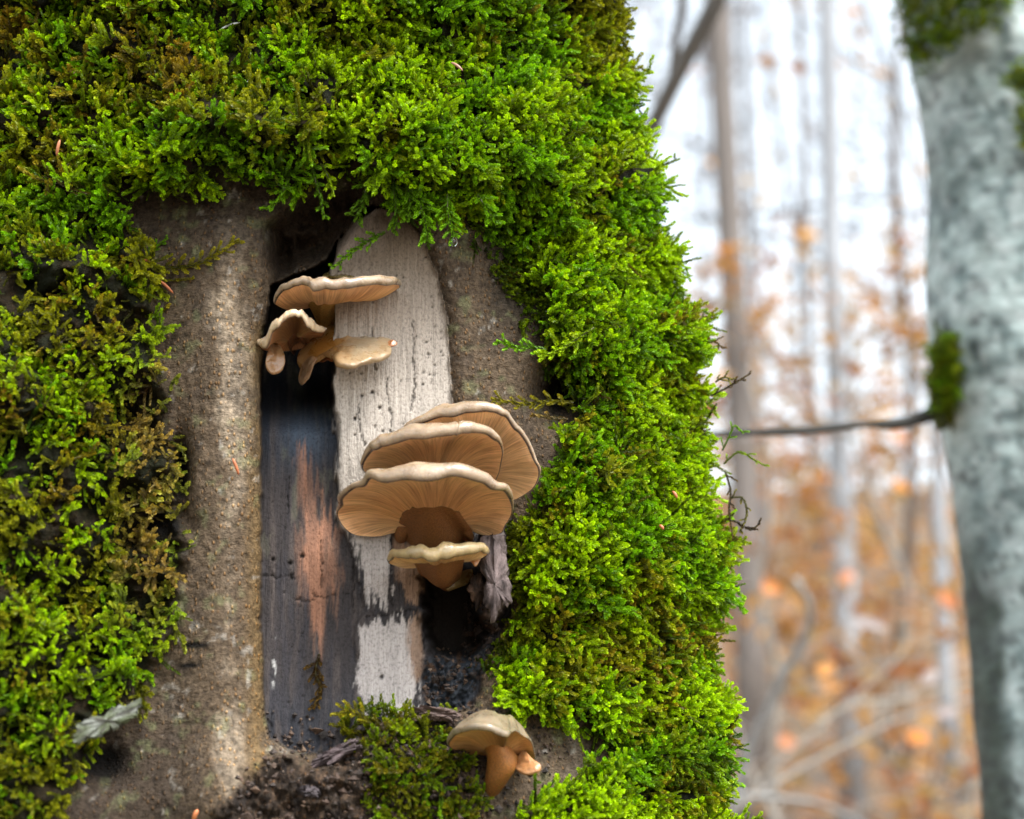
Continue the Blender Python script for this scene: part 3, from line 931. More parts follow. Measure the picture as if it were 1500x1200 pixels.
    for k, (c_, rd) in enumerate(zip(path, rad)):
        off = inner - c0
        ax_ = path[-1] - c0; ax_ = ax_ / (np.linalg.norm(ax_) + 1e-9)
        fl = off - np.outer(off @ ax_, ax_)
        ln = np.linalg.norm(fl, axis=1).mean() + 1e-9
        fl = fl / (np.linalg.norm(fl, axis=1)[:, None] + 1e-9) * .6 + fl / ln * .4
        rings.append(c_ + fl * rd)
    V = np.concatenate(rings)
    # finer along the length
    R_ = np.stack(rings); m_ = 14
    tt = np.linspace(0, len(rings) - 1, m_)
    R2 = np.stack([catmull(R_[:, j], m_) for j in range(ns)], 1)
    V = R2.reshape(-1, 3)
    i = np.arange((m_ - 1) * ns).reshape(m_ - 1, ns)
    q = np.stack([i, i + ns, np.roll(i, -1, 1) + ns, np.roll(i, -1, 1)], -1).reshape(-1, 4)
    sc0 = np.array(scol or (.20, .078, .017))
    C = np.repeat(np.linspace(1.0, .62, m_), ns)[:, None] * sc0
    mesh_obj('stem', V, q, M_STEM, root, True, C)
    return root

def lobe(name, z, loop, dome, thick, cols, parent=None, label=None, group=None, grad=None, seed=0, mat=None, nrm=None):
    """a fleshy tongue with its own thickness: closed outline (x, y, f), domed towards nrm"""
    n = 120
    p = np.array([z(*q) for q in loop])
    R_ = smooth_closed(catmull(p, n, True), 2)
    c = R_.mean(0)
    nn = np.array(nrm if nrm is not None else (0, -.8, .6)); nn = nn / np.linalg.norm(nn)
    O = R_ - c; O = O - np.outer(O @ nn, nn); O /= np.linalg.norm(O, axis=1)[:, None] + 1e-12
    th = thick / z.k * S; dm_ = dome / z.k * S
    rings = []
    for s in np.linspace(.05, .93, 9): rings.append(c + (R_ - c) * s + nn * (th * .5 + dm_ * (1 - s ** 2)))
    for a in np.linspace(.15, math.pi - .15, 6):
        rings.append(R_ + np.outer(np.full(n, th * .5 * math.cos(a)), nn) + O * th * .3 * math.sin(a))
    for s in np.linspace(.93, .05, 7): rings.append(c + (R_ - c) * s + nn * (-th * .5 + dm_ * .75 * (1 - s ** 2)))
    V = np.concatenate(rings); m_ = len(rings)
    V = V + np.outer(.0006 * fbm(V[:, 0] * 260 + seed, V[:, 2] * 260, seed, 3), nn)
    i = np.arange((m_ - 1) * n).reshape(m_ - 1, n)
    q = np.stack([i, i + n, np.roll(i, -1, 1) + n, np.roll(i, -1, 1)], -1).reshape(-1, 4)
    faces = [tuple(x) for x in q] + [tuple(range(n)), tuple(range((m_ - 1) * n + n - 1, (m_ - 1) * n - 1, -1))]
    C = np.tile(np.array(cols[0]), (len(V), 1))
    if grad:
        pxx, pyy = proj(V)
        g = sstep(grad[0], grad[1], pxx + .35 * (pyy - grad[2]) + 6 * fbm(pxx / 8, pyy / 8, seed, 2))
        C = mixc(C, cols[1], g)
    e = np.zeros(m_); e[7:16] = 1
    C = mixc(C, np.array(cols[-1]), np.repeat(e, n) * .5)
    if parent is None:
        root = empty(name, c)
        tag(root, label, 'mushroom', group)
        mesh_obj('cap', V, faces, mat or M_CAP, root, True, C)
        return root
    return mesh_obj(name, V, faces, mat or M_CAP, parent, True, C)

GRP = 'mushrooms growing out of the hollow trunk'
TAN = ((.20, .122, .056), (.28, .205, .13), (.06, .04, .035))
GREY = ((.19, .145, .085), (.215, .17, .11), (.08, .06, .045))
OLV = ((.24, .175, .07), (.32, .24, .115), (.14, .10, .05))

# main cluster -----------------------------------------------------
mushroom('widest mushroom in the cluster, pale wavy rim over broad orange gills', ZM,
    [(118, 683, -30, 10), (138, 640, 0, 25), (140, 600, 25, 33), (200, 548, 60, 30), (258, 536, 80, 45), (292, 502, 95, 45), (370, 518, 108, 78), (460, 506, 116, 80),
     (550, 516, 120, 94), (650, 506, 118, 92), (730, 486, 112, 75), (800, 500, 105, 65), (870, 526, 95, 60), (920, 553, 82, 50), (985, 561, 55, 38), (1012, 592, 30, 30),
     (1026, 645, 0, 15), (1018, 695, -25, 8), (985, 745, -40, 6), (970, 778, -52, 6), (920, 793, -60, 5), (860, 788, -66, 5), (800, 765, -72, 5), (740, 742, -80, 5),
     (620, 735, -85, 5), (500, 745, -80, 5), (440, 774, -72, 5), (400, 783, -64, 5), (340, 797, -57, 5), (260, 798, -50, 6), (200, 785, -44, 6), (150, 745, -38, 6)],
    (622, 722, -45), [(625, 800, -72, 168), (630, 850, -125, 150)], 33, .36, 0, TAN, seed=1, concave=.16)
mushroom('second mushroom stacked just above the widest one, rim curved like a bow', ZM,
    [(262, 468, -10, 12), (247, 440, 15, 18), (256, 405, 32, 22), (292, 360, 52, 40), (340, 337, 64, 58), (378, 332, 70, 70), (480, 302, 84, 78), (600, 287, 90, 84), (720, 280, 92, 78),
     (745, 270, 92, 70), (800, 263, 88, 60), (870, 266, 76, 45), (935, 290, 56, 32), (966, 325, 36, 18), (975, 370, 10, 10), (965, 425, -12, 8), (950, 485, -35, 6), (900, 550, -70, 5),
     (750, 580, -90, 5), (550, 580, -95, 5), (380, 540, -70, 5), (300, 495, -40, 8)],
    (620, 500, -40), [(625, 580, -80, 110), (630, 640, -120, 100)], 33, .36, 0, TAN, seed=2, concave=.18)
mushroom('rearmost mushroom of the cluster, its gills turned sideways against the bark', ZM,
    [(470, 255, 10, 30), (540, 212, 24, 40), (650, 186, 34, 62), (710, 178, 38, 70), (800, 158, 40, 58), (900, 152, 40, 46), (960, 160, 36, 36), (1000, 186, 30, 30), (1032, 230, 22, 24),
     (1075, 272, 12, 20), (1110, 332, 2, 18), (1140, 400, -8, 16), (1164, 450, -16, 14), (1162, 492, -26, 10), (1140, 540, -38, 8), (1100, 576, -50, 6), (1030, 612, -65, 6),
     (900, 640, -80, 5), (700, 600, -90, 5), (560, 480, -70, 8), (480, 340, -25, 14)],
    (810, 480, -55), [(790, 560, -85, 80), (760, 620, -125, 80)], 40, .25, 0, TAN, seed=3, concave=.10, gcol=((.82, .50, .25), (.64, .33, .14)))
small = mushroom('small flat cream mushroom directly under the widest mushroom', ZM,
    [(385, 928, -5, 20), (400, 917, 12, 42), (440, 906, 30, 48), (500, 914, 44, 66), (560, 916, 52, 78), (620, 926, 56, 86), (680, 919, 56, 88), (760, 896, 48, 74), (850, 884, 32, 66),
     (888, 884, 14, 50), (898, 892, -15, 14), (870, 905, -40, 6), (800, 910, -64, 5), (700, 925, -85, 5), (600, 935, -85, 5), (520, 945, -70, 5), (440, 952, -38, 6), (395, 942, -18, 10)],
    (655, 950, -25), [(655, 985, -52, 90), (675, 1015, -90, 70), (690, 1040, -140, 60)], 18, .52, 0, OLV, seed=4, concave=-.10, gcol=((.72, .42, .18), (.58, .29, .10)))
lobe('lobe', ZM, [(800, 905, -30), (860, 900, -30), (835, 945, -22), (815, 925, -24)], 6, 14, ((.40, .19, .07), (.42, .21, .08)), small, seed=41)
lobe('mushroom', ZM, [(692, 1072, -90), (700, 1040, -90), (755, 992, -95), (815, 980, -110), (812, 1020, -105), (760, 1050, -95), (720, 1062, -90)], 14, 24,
     ((.12, .075, .02), (.15, .10, .035)), None, 'tiny ochre mushroom tongue in the shadow below the small cream mushroom', GRP, seed=42)

# upper cluster ----------------------------------------------------
mushroom('topmost flat mushroom with a long pale rim above the dark cavity', ZU,
    [(205, 412, 0, 30), (225, 352, 25, 60), (290, 287, 45, 80), (370, 252, 58, 88), (440, 234, 66, 92), (500, 250, 70, 104), (550, 280, 74, 132), (600, 298, 76, 145), (680, 282, 76, 120), (800, 279, 74, 126),
     (900, 263, 70, 126), (1050, 251, 58, 126), (1200, 239, 40, 106), (1300, 233, 20, 78), (1362, 240, -10, 40), (1355, 268, -35, 10), (1300, 280, -45, 8), (1180, 287, -60, 6), (1050, 322, -80, 6),
     (900, 385, -105, 5), (800, 440, -125, 5), (700, 450, -135, 5), (560, 420, -125, 5), (420, 412, -75, 6), (345, 434, -50, 8), (260, 418, -22, 10)],
    (662, 440, -70), [(672, 520, -82, 92), (690, 640, -104, 78), (700, 720, -150, 70)], 22, .34, 0, ((.21, .14, .07), (.29, .215, .14), (.07, .05, .04)), seed=5, concave=-.20,
    gcol=((.74, .41, .20), (.58, .27, .12)), scol=(.42, .235, .06))
curl = mushroom('curled mushroom at the left of the upper cluster, mouth of gills open', ZU,
    [(52, 795, 0, 50), (95, 828, 14, 90), (140, 800, 34, 110), (172, 705, 52, 110), (215, 645, 62, 100), (270, 592, 68, 96), (330, 545, 70, 84), (400, 526, 68, 76), (450, 545, 62, 90), (492, 605, 52, 120),
     (535, 648, 40, 120), (590, 678, 24, 90), (650, 672, 0, 50), (682, 650, -25, 16), (640, 720, -70, 6), (560, 790, -95, 5), (450, 830, -105, 5), (300, 850, -95, 5), (180, 855, -60, 8), (95, 838, -25, 20)],
    (385, 730, -60), [(420, 800, -90, 70), (450, 850, -150, 70)], 24, .22, 60, ((.26, .19, .11), (.52, .40, .26), (.18, .12, .08)), seed=6, concave=.20, gcol=((.44, .20, .08), (.26, .09, .03)), scol=(.2, .08, .03))
lobe('mushroom', ZU, [(150, 860, -10), (185, 800, -25), (225, 790, -30), (270, 850, -22), (290, 930, -16), (270, 1000, -12), (215, 1040, -8), (165, 1035, -6), (130, 985, -6), (135, 920, -6)], 26, 40,
     ((.30, .165, .075), (.33, .19, .09)), None, 'plump tan mushroom tongue hanging below the curled mushroom', GRP, seed=51)
dr = lobe('mushroom', ZU, [(425, 960, -72), (440, 870, -76), (520, 790, -78), (640, 695, -82), (720, 642, -86), (830, 630, -84), (950, 656, -74), (1050, 697, -70), (1180, 735, -50), (1262, 748, -40), (1270, 800, -26),
     (1262, 888, -6), (1170, 920, 10), (1080, 942, 22), (950, 980, 30), (860, 984, 30), (775, 958, 20), (740, 905, -10), (680, 885, -36), (640, 918, -46), (560, 962, -58), (480, 1012, -66)], 62, 54,
     ((.30, .14, .028), (.27, .20, .12), (.30, .205, .105)), None, 'drooping mushroom showing its buff upper skin and brown stalk over the cavity', GRP, (478, 522, 522), seed=52, nrm=(.1, -.62, .78))
lobe('lobe', ZU, [(1250, 810, -20), (1256, 765, -26), (1290, 750, -24), (1335, 775, -22), (1300, 800, -20)], 6, 18, ((.40, .17, .07), (.42, .2, .09)), dr, seed=53)
lobe('lobe', ZU, [(430, 1100, -70), (450, 1010, -66), (500, 930, -60), (555, 905, -52), (590, 925, -50), (560, 985, -52), (520, 1090, -58), (470, 1150, -64), (445, 1150, -68)], 10, 22,
     ((.16, .10, .055), (.28, .17, .09)), dr, seed=54, grad=(446, 460, 540))
lobe('lobe', ZU, [(600, 920, -70), (650, 870, -76), (700, 860, -70), (750, 900, -50), (735, 945, -52), (690, 925, -60), (650, 945, -66), (600, 945, -72)], 6, 16, ((.2, .08, .03), (.2, .08, .03)), dr, seed=55)
lobe('mushroom', ZU, [(655, 160, -60), (700, 120, -80), (770, 98, -95), (850, 96, -95), (930, 112, -80), (975, 140, -60), (900, 165, -30), (760, 172, -30)], 20, 30,
     ((.13, .09, .022), (.15, .105, .03)), None, 'olive mushroom lobe peeping out behind the topmost flat rim', GRP, seed=56)

# lowest mushroom --------------------------------------------------
low = mushroom('lowest mushroom, grey domed cap on a thick orange stem beside moss', ZB,
    [(388, 470, 10, 60), (440, 402, 40, 80), (500, 371, 58, 88), (600, 347, 74, 88), (720, 340, 82, 88), (800, 352, 84, 90), (870, 386, 80, 90), (930, 404, 72, 80), (985, 404, 62, 60), (1012, 372, 46, 20),
     (1060, 350, 26, 12), (1130, 398, 0, 8), (1208, 450, -20, 8), (1240, 550, -38, 8), (1245, 640, -55, 6), (1180, 710, -64, 6), (1080, 720, -75, 5), (900, 690, -85, 5), (720, 660, -80, 5), (560, 610, -55, 5), (460, 560, -28, 8), (400, 505, -8, 20)],
    (925, 560, -35), [(940, 650, -30, 160), (885, 820, -40, 125), (795, 1010, -60, 75)], 8, .34, 300, GREY, seed=7, smooth_cap=True, concave=.12, gcol=((.62, .32, .12), (.46, .20, .06)), scol=(.30, .115, .018))
lobe('lobe', ZB, [(1060, 700, -40), (1085, 610, -42), (1150, 560, -40), (1225, 640, -26), (1295, 690, -20), (1298, 725, -16), (1260, 758, -14), (1190, 770, -16), (1120, 758, -22)], 22, 44,
     ((.36, .175, .07), (.40, .21, .09)), low, seed=71)

# ------------------------------------------------------------------ sprigs, needles, crumbs and other small things
def surf_y(qx, qy):
    """world depth of the trunk surface seen at a pixel"""
    if not hasattr(surf_y, 'k'):
        V = TI['V'].reshape(-1, 3); a, b = proj(V)
        ok = (TI['facing'].reshape(-1) > .05)
        surf_y.k = (a[ok], b[ok], V[ok, 1])
    a, b, yy = surf_y.k
    i = np.argmin((a - qx) ** 2 + (b - qy) ** 2)
    return yy[i]

def sprig(label, path, tint, nb=7, blen=14, lift=8, leaf=.0016, seed=0, stem=(.05, .05, .012), dry=0.0, free=None):
    """a single moss shoot lying along a pixel path on the trunk"""
    r = np.random.default_rng(seed)
    pts = []
    for k, q in enumerate(path):
        f = q[2] if len(q) > 2 else None
        y = (-f * S) if f is not None else surf_y(q[0], q[1]) - lift * S
        pts.append(P(q[0], q[1], y))
    main = catmull(np.array(pts), 14)
    out = dict(v=[], f=[], t=[])
    leaf_run(out, main, leaf, leaf * .72, leaf * .38, r, .3, 1.0)
    for k in range(nb):
        t = .1 + .85 * k / max(nb - 1, 1)
        p = np.array([np.interp(t, np.linspace(0, 1, 14), main[:, i]) for i in range(3)])
        tg = main[min(int(t * 13) + 1, 13)] - main[int(t * 13)] if t < 1 else main[-1] - main[-2]
        tg = tg / (np.linalg.norm(tg) + 1e-9)
        side = np.cross(tg, [0, -1, 0]) * (1 if k % 2 else -1)
        d = side * .8 + tg * .6 + np.array([0, -.45, 0]) + r.normal(0, .25, 3)
        d /= np.linalg.norm(d)
        bl = blen * S * r.uniform(.6, 1.3) * (1.1 - .5 * t)
        u = np.linspace(0, 1, 4)
        br = p + np.outer(u * bl, d) + np.outer(u ** 2 * bl * .25, tg)
        leaf_run(out, br, leaf * .95, leaf * .70, leaf * .40, r, .35, 1.0)
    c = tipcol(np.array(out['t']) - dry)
    root = empty('moss_sprig', main[0])
    tag(root, label, 'moss')
    v = np.array(out['v'])
    o = mesh_obj('leaves', v, out['f'], M_SPRIG, root, False, c)
    a = o.data.color_attributes.new('Tint', 'FLOAT_COLOR', 'POINT')
    tt = np.ones((len(v), 4)); tt[:, :3] = np.array(tint) * r.uniform(.85, 1.15, len(v))[:, None]
    a.data.foreach_set('color', tt.ravel())
    mb = MB(); mb.tube(main, np.linspace(.0004, .0002, 14), 5, stem)
    mb.build('stem', M_NEEDLE, root)
    return root

sprig('olive moss sprig lying across the brown bark left of the mushrooms', [(232, 392), (262, 392), (292, 386), (318, 372), (348, 352)], OLIVE * 1.1, 14, 18, 7, seed=1)
sprig('thin dark moss strand on the bark just above the olive sprig', [(215, 372), (228, 362), (244, 350)], GREEN * .9, 5, 8, 4, .0011, seed=2)
sprig('thin straight moss strand pointing right under the olive sprig', [(232, 412), (258, 410), (282, 408)], OLIVE, 3, 5, 4, .0011, seed=3)
sprig('dark green moss sprig hanging over the pale wood above the topmost mushroom', [(565, 340, 10), (540, 352, 0), (515, 370, -8), (488, 392, -10)], GREEN, 10, 14, seed=4)
sprig('forked moss sprig drooping at the left of the cavity top', [(425, 245, 60), (420, 270, 66), (408, 292, 62), (392, 305, 56)], GREEN, 8, 14, seed=5)
sprig('wiry moss sprig hanging in the dark beside the cavity top', [(455, 235, 60), (462, 265, 64), (470, 290, 60), (474, 318, 54)], GREEN * .9, 7, 13, seed=6, dry=.2)
sprig('moss sprig with pale tip hanging between the wiry sprigs', [(470, 240, 66), (482, 262, 70), (488, 285, 66)], LIME * .8, 6, 12, seed=16)
sprig('bushy moss frond hanging beside the water drop', [(610, 285, 50), (618, 308, 54), (624, 330, 50), (622, 352, 44)], GREEN, 11, 20, seed=7)
sprig('moss frond whose tip carries the water drop', [(655, 285, 48), (656, 310, 52), (660, 330, 50), (664, 346, 46)], GREEN, 10, 20, seed=8)
sprig('broad moss frond hanging over the bark right of the water drop', [(700, 285, 40), (712, 305, 46), (726, 326, 44)], GREEN, 9, 20, seed=9)
sprig('dark moss frond hanging over the tip of the pale wood', [(575, 262, 46), (578, 290, 48), (580, 318, 36), (576, 338, 24)], GREEN * .7, 9, 18, seed=21)
sprig('dark moss frond hanging left of the tip of the pale wood', [(540, 258, 50), (534, 284, 52), (528, 306, 42), (520, 322, 30)], GREEN * .6, 9, 17, seed=22)
sprig('short moss frond between the pale wood tip and the bushy frond', [(597, 270, 50), (600, 296, 50), (598, 322, 38)], GREEN * .8, 8, 16, seed=23)
sprig('flat green moss sprig on the bark at the edge of the right moss', [(800, 512, -20), (775, 508, -28), (752, 508, -34), (730, 500, -40)], GREEN, 9, 14, seed=10)
sprig('yellowish moss sprig on the bark beside the rearmost mushroom', [(840, 590, -60), (805, 588, -58), (765, 592, -52), (722, 584, -50)], OLIVE, 13, 16, seed=11)
sprig('straw coloured moss strand lying under the yellowish sprig', [(832, 614, -62), (805, 612, -56), (782, 608, -52)], DRY * 1.1, 3, 8, seed=12, dry=.25)
sprig('bright moss finger reaching left over the bark from the right moss', [(870, 480, 0), (840, 500, 8), (812, 516, 10), (792, 522, 6)], LIME, 10, 14, seed=13)
sprig('brown withered moss sprig clinging to the charred wood', [(468, 958), (462, 985), (470, 1010), (460, 1036)], RUST * .8, 12, 14, 5, .0014, seed=14, dry=.3)
sprig('small yellow moss sprig at the upper edge of the low clump', [(545, 1062, 0), (525, 1046, 6), (508, 1040, 6), (498, 1046, 4)], OLIVE * 1.2, 8, 14, seed=15)
# stragglers standing clear of the right outline
EDGE = [([(1030, 505), (1044, 500), (1056, 510)], RUST, .3, 'brown straggling shoot highest on the right outline'),
        ([(1040, 580), (1062, 568), (1080, 558), (1096, 548)], RUST * .8, .4, 'twiggy bare shoot reaching out over the pale tree'),
        ([(1046, 560), (1058, 553), (1070, 556)], OLIVE, .1, 'short olive shoot just above the twiggy bare one'),
        ([(1056, 660), (1066, 640), (1074, 624), (1086, 634)], GREEN, .0, 'upright green shoot on the outline below the branch'),
        ([(1058, 680), (1080, 662), (1100, 672), (1118, 682)], LIME * .8, .1, 'longest green shoot pointing right from the outline'),
        ([(1060, 690), (1068, 720), (1066, 750), (1072, 790)], RUST * .7, .35, 'brown strand hanging straight down the outline'),
        ([(1066, 730), (1086, 730), (1092, 755), (1082, 778)], OLIVE * .8, .2, 'hooked olive strand beside the hanging brown one'),
        ([(1060, 760), (1080, 766), (1096, 776), (1110, 768)], RUST * .5, .5, 'hair thin brown strand lowest of the stragglers')]
for k, (pth, tn, dry, lab) in enumerate(EDGE):
    sprig(lab, [(x + 2, y, -300) for x, y in pth], tn, 5, 12, seed=60 + k, leaf=.001, dry=dry)

# water drop
def water_drop():
    m, n, N, L, B = new_mat('water')
    B.inputs['Base Color'].default_value = (1, 1, 1, 1); B.inputs['Roughness'].default_value = 0
    B.inputs['Transmission Weight'].default_value = 1; B.inputs['IOR'].default_value = 1.33
    c = PF(664, 353, 44); r = 6.2 * S
    v = []; n_ = 20
    for i in range(15):
        t = i / 14 * math.pi
        rr = r * math.sin(t) * (1 - .18 * math.cos(t)); z = r * 1.35 * math.cos(t)
        for j in range(n_):
            v.append(c + np.array([rr * math.cos(j * 2 * math.pi / n_), rr * math.sin(j * 2 * math.pi / n_), z]))
    f = [(i * n_ + j, (i + 1) * n_ + j, (i + 1) * n_ + (j + 1) % n_, i * n_ + (j + 1) % n_) for i in range(14) for j in range(n_)]
    o = mesh_obj('water_drop', np.array(v), f, m)
    tag(o, 'clear water drop hanging from a moss tip above the bark', 'water drop')
water_drop()

def needle(label, a, b, col=(.42, .13, .05), w=2.2, lift=6):
    mb = MB()
    ya = a[2] if len(a) > 2 else -surf_y(a[0], a[1]) / S + lift
    yb = b[2] if len(b) > 2 else -surf_y(b[0], b[1]) / S + lift
    A_, B_ = PF(a[0], a[1], ya), PF(b[0], b[1], yb)
    mid = (A_ + B_) / 2 + np.array([0, -.0006, .0004])
    pth = catmull(np.array([A_, mid, B_]), 8)
    mb.tube(pth, np.array([.35, .8, 1, 1, 1, .95, .7, .2]) * w * .5 * S, 6, col)
    o = mb.build('conifer_needle', M_NEEDLE)
    tag(o, label, 'needle', 'fallen conifer needles caught on the tree')
needle('orange needle stuck upright on the left bark near the dark wood', (341, 672), (350, 696), w=5)
needle('reddish needle poking from the left moss onto the bark', (233, 411), (254, 430), w=4.5)
needle('reddish needle lying at the left end of the olive sprig', (203, 381), (223, 385), w=3.5)
needle('orange needle standing at the bottom frame edge below the bark', (283, 1202), (290, 1186), (.5, .17, .06), 7, 20)
needle('red brown scale caught in the right moss', (985, 720, -150), (992, 730, -146), w=5)
needle('small red speck of needle lower in the right moss', (966, 770, -120), (972, 776, -116), w=5)
needle('curled brown scrap lying in the upper moss', (661, 92, 60), (678, 104, 66), (.30, .16, .10), 5)
needle('white thread of lichen in the upper left moss', (322, 44, 60), (352, 33, 64), (.6, .62, .65), 3)
needle('short white thread nearer the middle of the upper moss', (356, 130, 70), (364, 118, 74), (.6, .62, .65), 2.5)
needle('orange scale caught at the left moss near the raised flake', (83, 228, 90), (88, 205, 94), (.42, .16, .07), 5)

# bark flakes, fragments of wood and crumbs
def chunk(name, z0, size, col, seed, label=None, cat=None, parent=None, rot=(0, 0, 0), mat=None):
    r = np.random.default_rng(seed)
    n, m_ = 26, 16
    v = []
    for i in range(m_ + 1):
        t = i / m_ * math.pi
        for j in range(n):
            a = j * 2 * math.pi / n
            d = np.array([math.sin(t) * math.cos(a), math.sin(t) * math.sin(a), math.cos(t)])
            d = np.sign(d) * np.abs(d) ** .8
            k = 1 + .55 * float(fbm(d[0] * 3.1 + seed, d[1] * 4 + d[2] * 5, seed, 4))
            v.append(d * k * np.array(size))
    v = np.array(v)
    from mathutils import Euler
    R = np.array(Euler(rot).to_matrix())
    v = v @ R.T + z0
    f = [(i * n + j, (i + 1) * n + j, (i + 1) * n + (j + 1) % n, i * n + (j + 1) % n) for i in range(m_) for j in range(n)]
    g = fbm(v[:, 0] * 500, v[:, 2] * 500, seed, 3)
    o = mesh_obj(name, v, f, mat or M_FLAKE, parent, mat is not None, np.outer(np.clip(1 + .6 * g, .3, 2), col))
    if label: tag(o, label, cat)
    return o

def flake(out, f0, slope, base, dark, light, seed):
    """a thin torn plate of bark lifting off the trunk"""
    p = np.array([(x, y, f0 - slope * (x - out[0][0])) for x, y in out], float)
    c = np.repeat(p, 4, 0) * np.tile([1, .75, .5, .25], len(p))[:, None] + np.repeat(np.roll(p, -1, 0), 4, 0) * np.tile([0, .25, .5, .75], len(p))[:, None]
    c[:, :2] += np.random.default_rng(seed).normal(0, 1.3, (len(c), 2))
    R_ = PF(c[:, 0], c[:, 1], c[:, 2]); n = len(c); cen = R_.mean(0)
    rings = [cen + (R_ - cen) * s_ for s_ in (.05, .35, .7, 1)] + [cen + (R_ - cen) * s_ + np.array([0, .0012, -.0009]) for s_ in (1, .7, .35, .05)]
    V = np.concatenate(rings); V += .0009 * np.stack([fbm(V[:, 0] * 250, V[:, 2] * 420, seed + k, 3) for k in (1, 2, 3)], -1)
    i = np.arange(7 * n).reshape(7, n)
    q = np.stack([i, i + n, np.roll(i, -1, 1) + n, np.roll(i, -1, 1)], -1).reshape(-1, 4)
    g = sstep(-.3, .3, fbm(V[:, 0] * 260, V[:, 2] * 300, 9, 3)); g2 = sstep(.0, .6, fbm(V[:, 0] * 500, V[:, 2] * 900, 10, 3))
    col = mixc(mixc(np.tile(base, (len(V), 1)), dark, g), light, g2)
    mesh_obj('bark_flake', V, q, M_FLAKE, TREE, False, col)
flake([(104, 1086), (112, 1074), (110, 1062), (128, 1052), (150, 1047), (172, 1036), (190, 1032), (207, 1024), (203, 1036), (196, 1046), (186, 1052), (170, 1066), (158, 1068), (146, 1078), (130, 1078), (120, 1086)],
      200, .5, [.17, .185, .16], (.06, .075, .035), (.03, .028, .02), 3)
def snag(seed, outline, f, col):
    """a broken standing splinter: ragged outline, fibrous face"""
    p = np.array(outline, float)
    n = 90
    c = np.array([[np.interp(t, np.linspace(0, 1, len(p) + 1), np.append(p[:, k], p[0, k])) for k in (0, 1)] for t in np.linspace(0, 1, n, endpoint=False)])
    c += 1.6 * np.stack([fbm(c[:, 0] / 5, c[:, 1] / 7, seed, 3), fbm(c[:, 0] / 4, c[:, 1] / 6, seed + 1, 3)], -1) * 2
    cen = c.mean(0)
    rings = []
    for s_, d in ((.04, 12), (.3, 11), (.55, 9.5), (.8, 6), (.95, 1), (1, -8), (.98, -40)):
        q = cen + (c - cen) * s_
        rel = 5 * fbm(q[:, 0] / 4, q[:, 1] / 40, seed + 2, 3) + 4 * fbm(q[:, 0] / 12, q[:, 1] / 16, seed + 3, 3)
        rings.append(PF(q[:, 0], q[:, 1], f + d + rel * (1 if d > -5 else 0)))
    V = np.concatenate(rings); m_ = len(rings)
    i = np.arange((m_ - 1) * n).reshape(m_ - 1, n)
    q = np.stack([i, i + n, np.roll(i, -1, 1) + n, np.roll(i, -1, 1)], -1).reshape(-1, 4)
    a_, b_ = proj(V)
    g = fbm(a_ / 4, b_ / 30, seed + 4, 3)
    C = mixc(np.outer(np.clip(1 + .5 * g, .3, 2), col), (.02, .018, .017), sstep(.1, .6, fbm(a_ / 9, b_ / 12, seed + 5, 3)) * .8)
    mesh_obj('rotten_snag', V, q, M_TRUNK, TREE, True, C, {'wood': np.ones(len(V))})
snag(12, [(704, 788), (722, 782), (736, 800), (745, 838), (752, 884), (742, 890), (736, 882), (728, 902), (720, 914), (716, 894), (708, 880), (712, 850), (700, 826)], -34, (.15, .118, .112))
snag(31, [(690, 842), (704, 838), (712, 858), (706, 884), (698, 894), (690, 880), (684, 862)], -58, (.10, .062, .042))
chunk('wood_fragment', PF(490, 1106, 5), (.011, .004, .0026), (.062, .044, .045), 5, 'purplish splinter of wood lying below the charred wood', 'wood', None, (0, -.5, .1))
chunk('wood_fragment', PF(452, 1160, 42), (.0045, .003, .002), (.05, .04, .043), 6, 'flat grey chip of wood in the dark debris', 'wood', None, (0, .2, 0))
chunk('wood_fragment', PF(640, 1046, -20), (.009, .004, .0022), (.085, .055, .045), 7, 'reddish broken chip lying above the lowest mushroom', 'wood', None, (0, .15, 0))

def crumbs():
    r = np.random.default_rng(31)
    V, F, C = [], [], []
    n = 0
    def one(c, s, col):
        nonlocal n
        d = np.array([(1, 0, 0), (-1, 0, 0), (0, 1, 0), (0, -1, 0), (0, 0, 1), (0, 0, -1)], float)
        d = d * r.uniform(.5, 1.3, (6, 1)) * s + r.normal(0, .2 * s, (6, 3))
        V.append(c + d); C.append(np.tile(col, (6, 1)) * r.uniform(.7, 1.3))
        F.extend([(a + n, b + n, e + n) for a, b, e in ((0, 2, 4), (2, 1, 4), (1, 3, 4), (3, 0, 4), (2, 0, 5), (1, 2, 5), (3, 1, 5), (0, 3, 5))])
        n += 6
    Vt = TI['V'].reshape(-1, 3); a, b = TI['px'].reshape(-1), TI['py'].reshape(-1)
    areas = [([(330, 1150), (400, 1100), (512, 1100), (560, 1060), (700, 1045), (700, 1210), (330, 1210)], 700), ([(680, 850), (735, 880), (735, 960), (700, 1000), (620, 1040), (625, 960), (680, 940)], 200),
             ([(640, 1040), (760, 1020), (860, 1080), (780, 1180), (700, 1200)], 260), ([(385, 1040), (500, 1060), (500, 1110), (400, 1100)], 60)]
    pal = np.array([(.028, .019, .014), (.05, .03, .02), (.085, .052, .033), (.016, .012, .01), (.14, .09, .055), (.22, .17, .13)])
    for poly, cnt in areas:
        ins = np.nonzero((sdf(a, b, poly) < 0) & (TI['facing'].reshape(-1) > .1))[0]
        for k in r.choice(ins, cnt):
            s = r.uniform(.0005, .0015) * (1.7 if r.random() < .12 else 1)
            one(Vt[k] + r.normal(0, .0006, 3) + np.array([0, -.0004, 0]), s, pal[min(5, int(abs(r.normal(0, 2.0))))])
    o = mesh_obj('wood_crumbs', np.concatenate(V), F, M_FLAKE, None, False, np.concatenate(C))
    tag(o, 'dark crumbs of rotten wood heaped along the bottom of the hollow', 'debris', None, 'stuff')
crumbs()

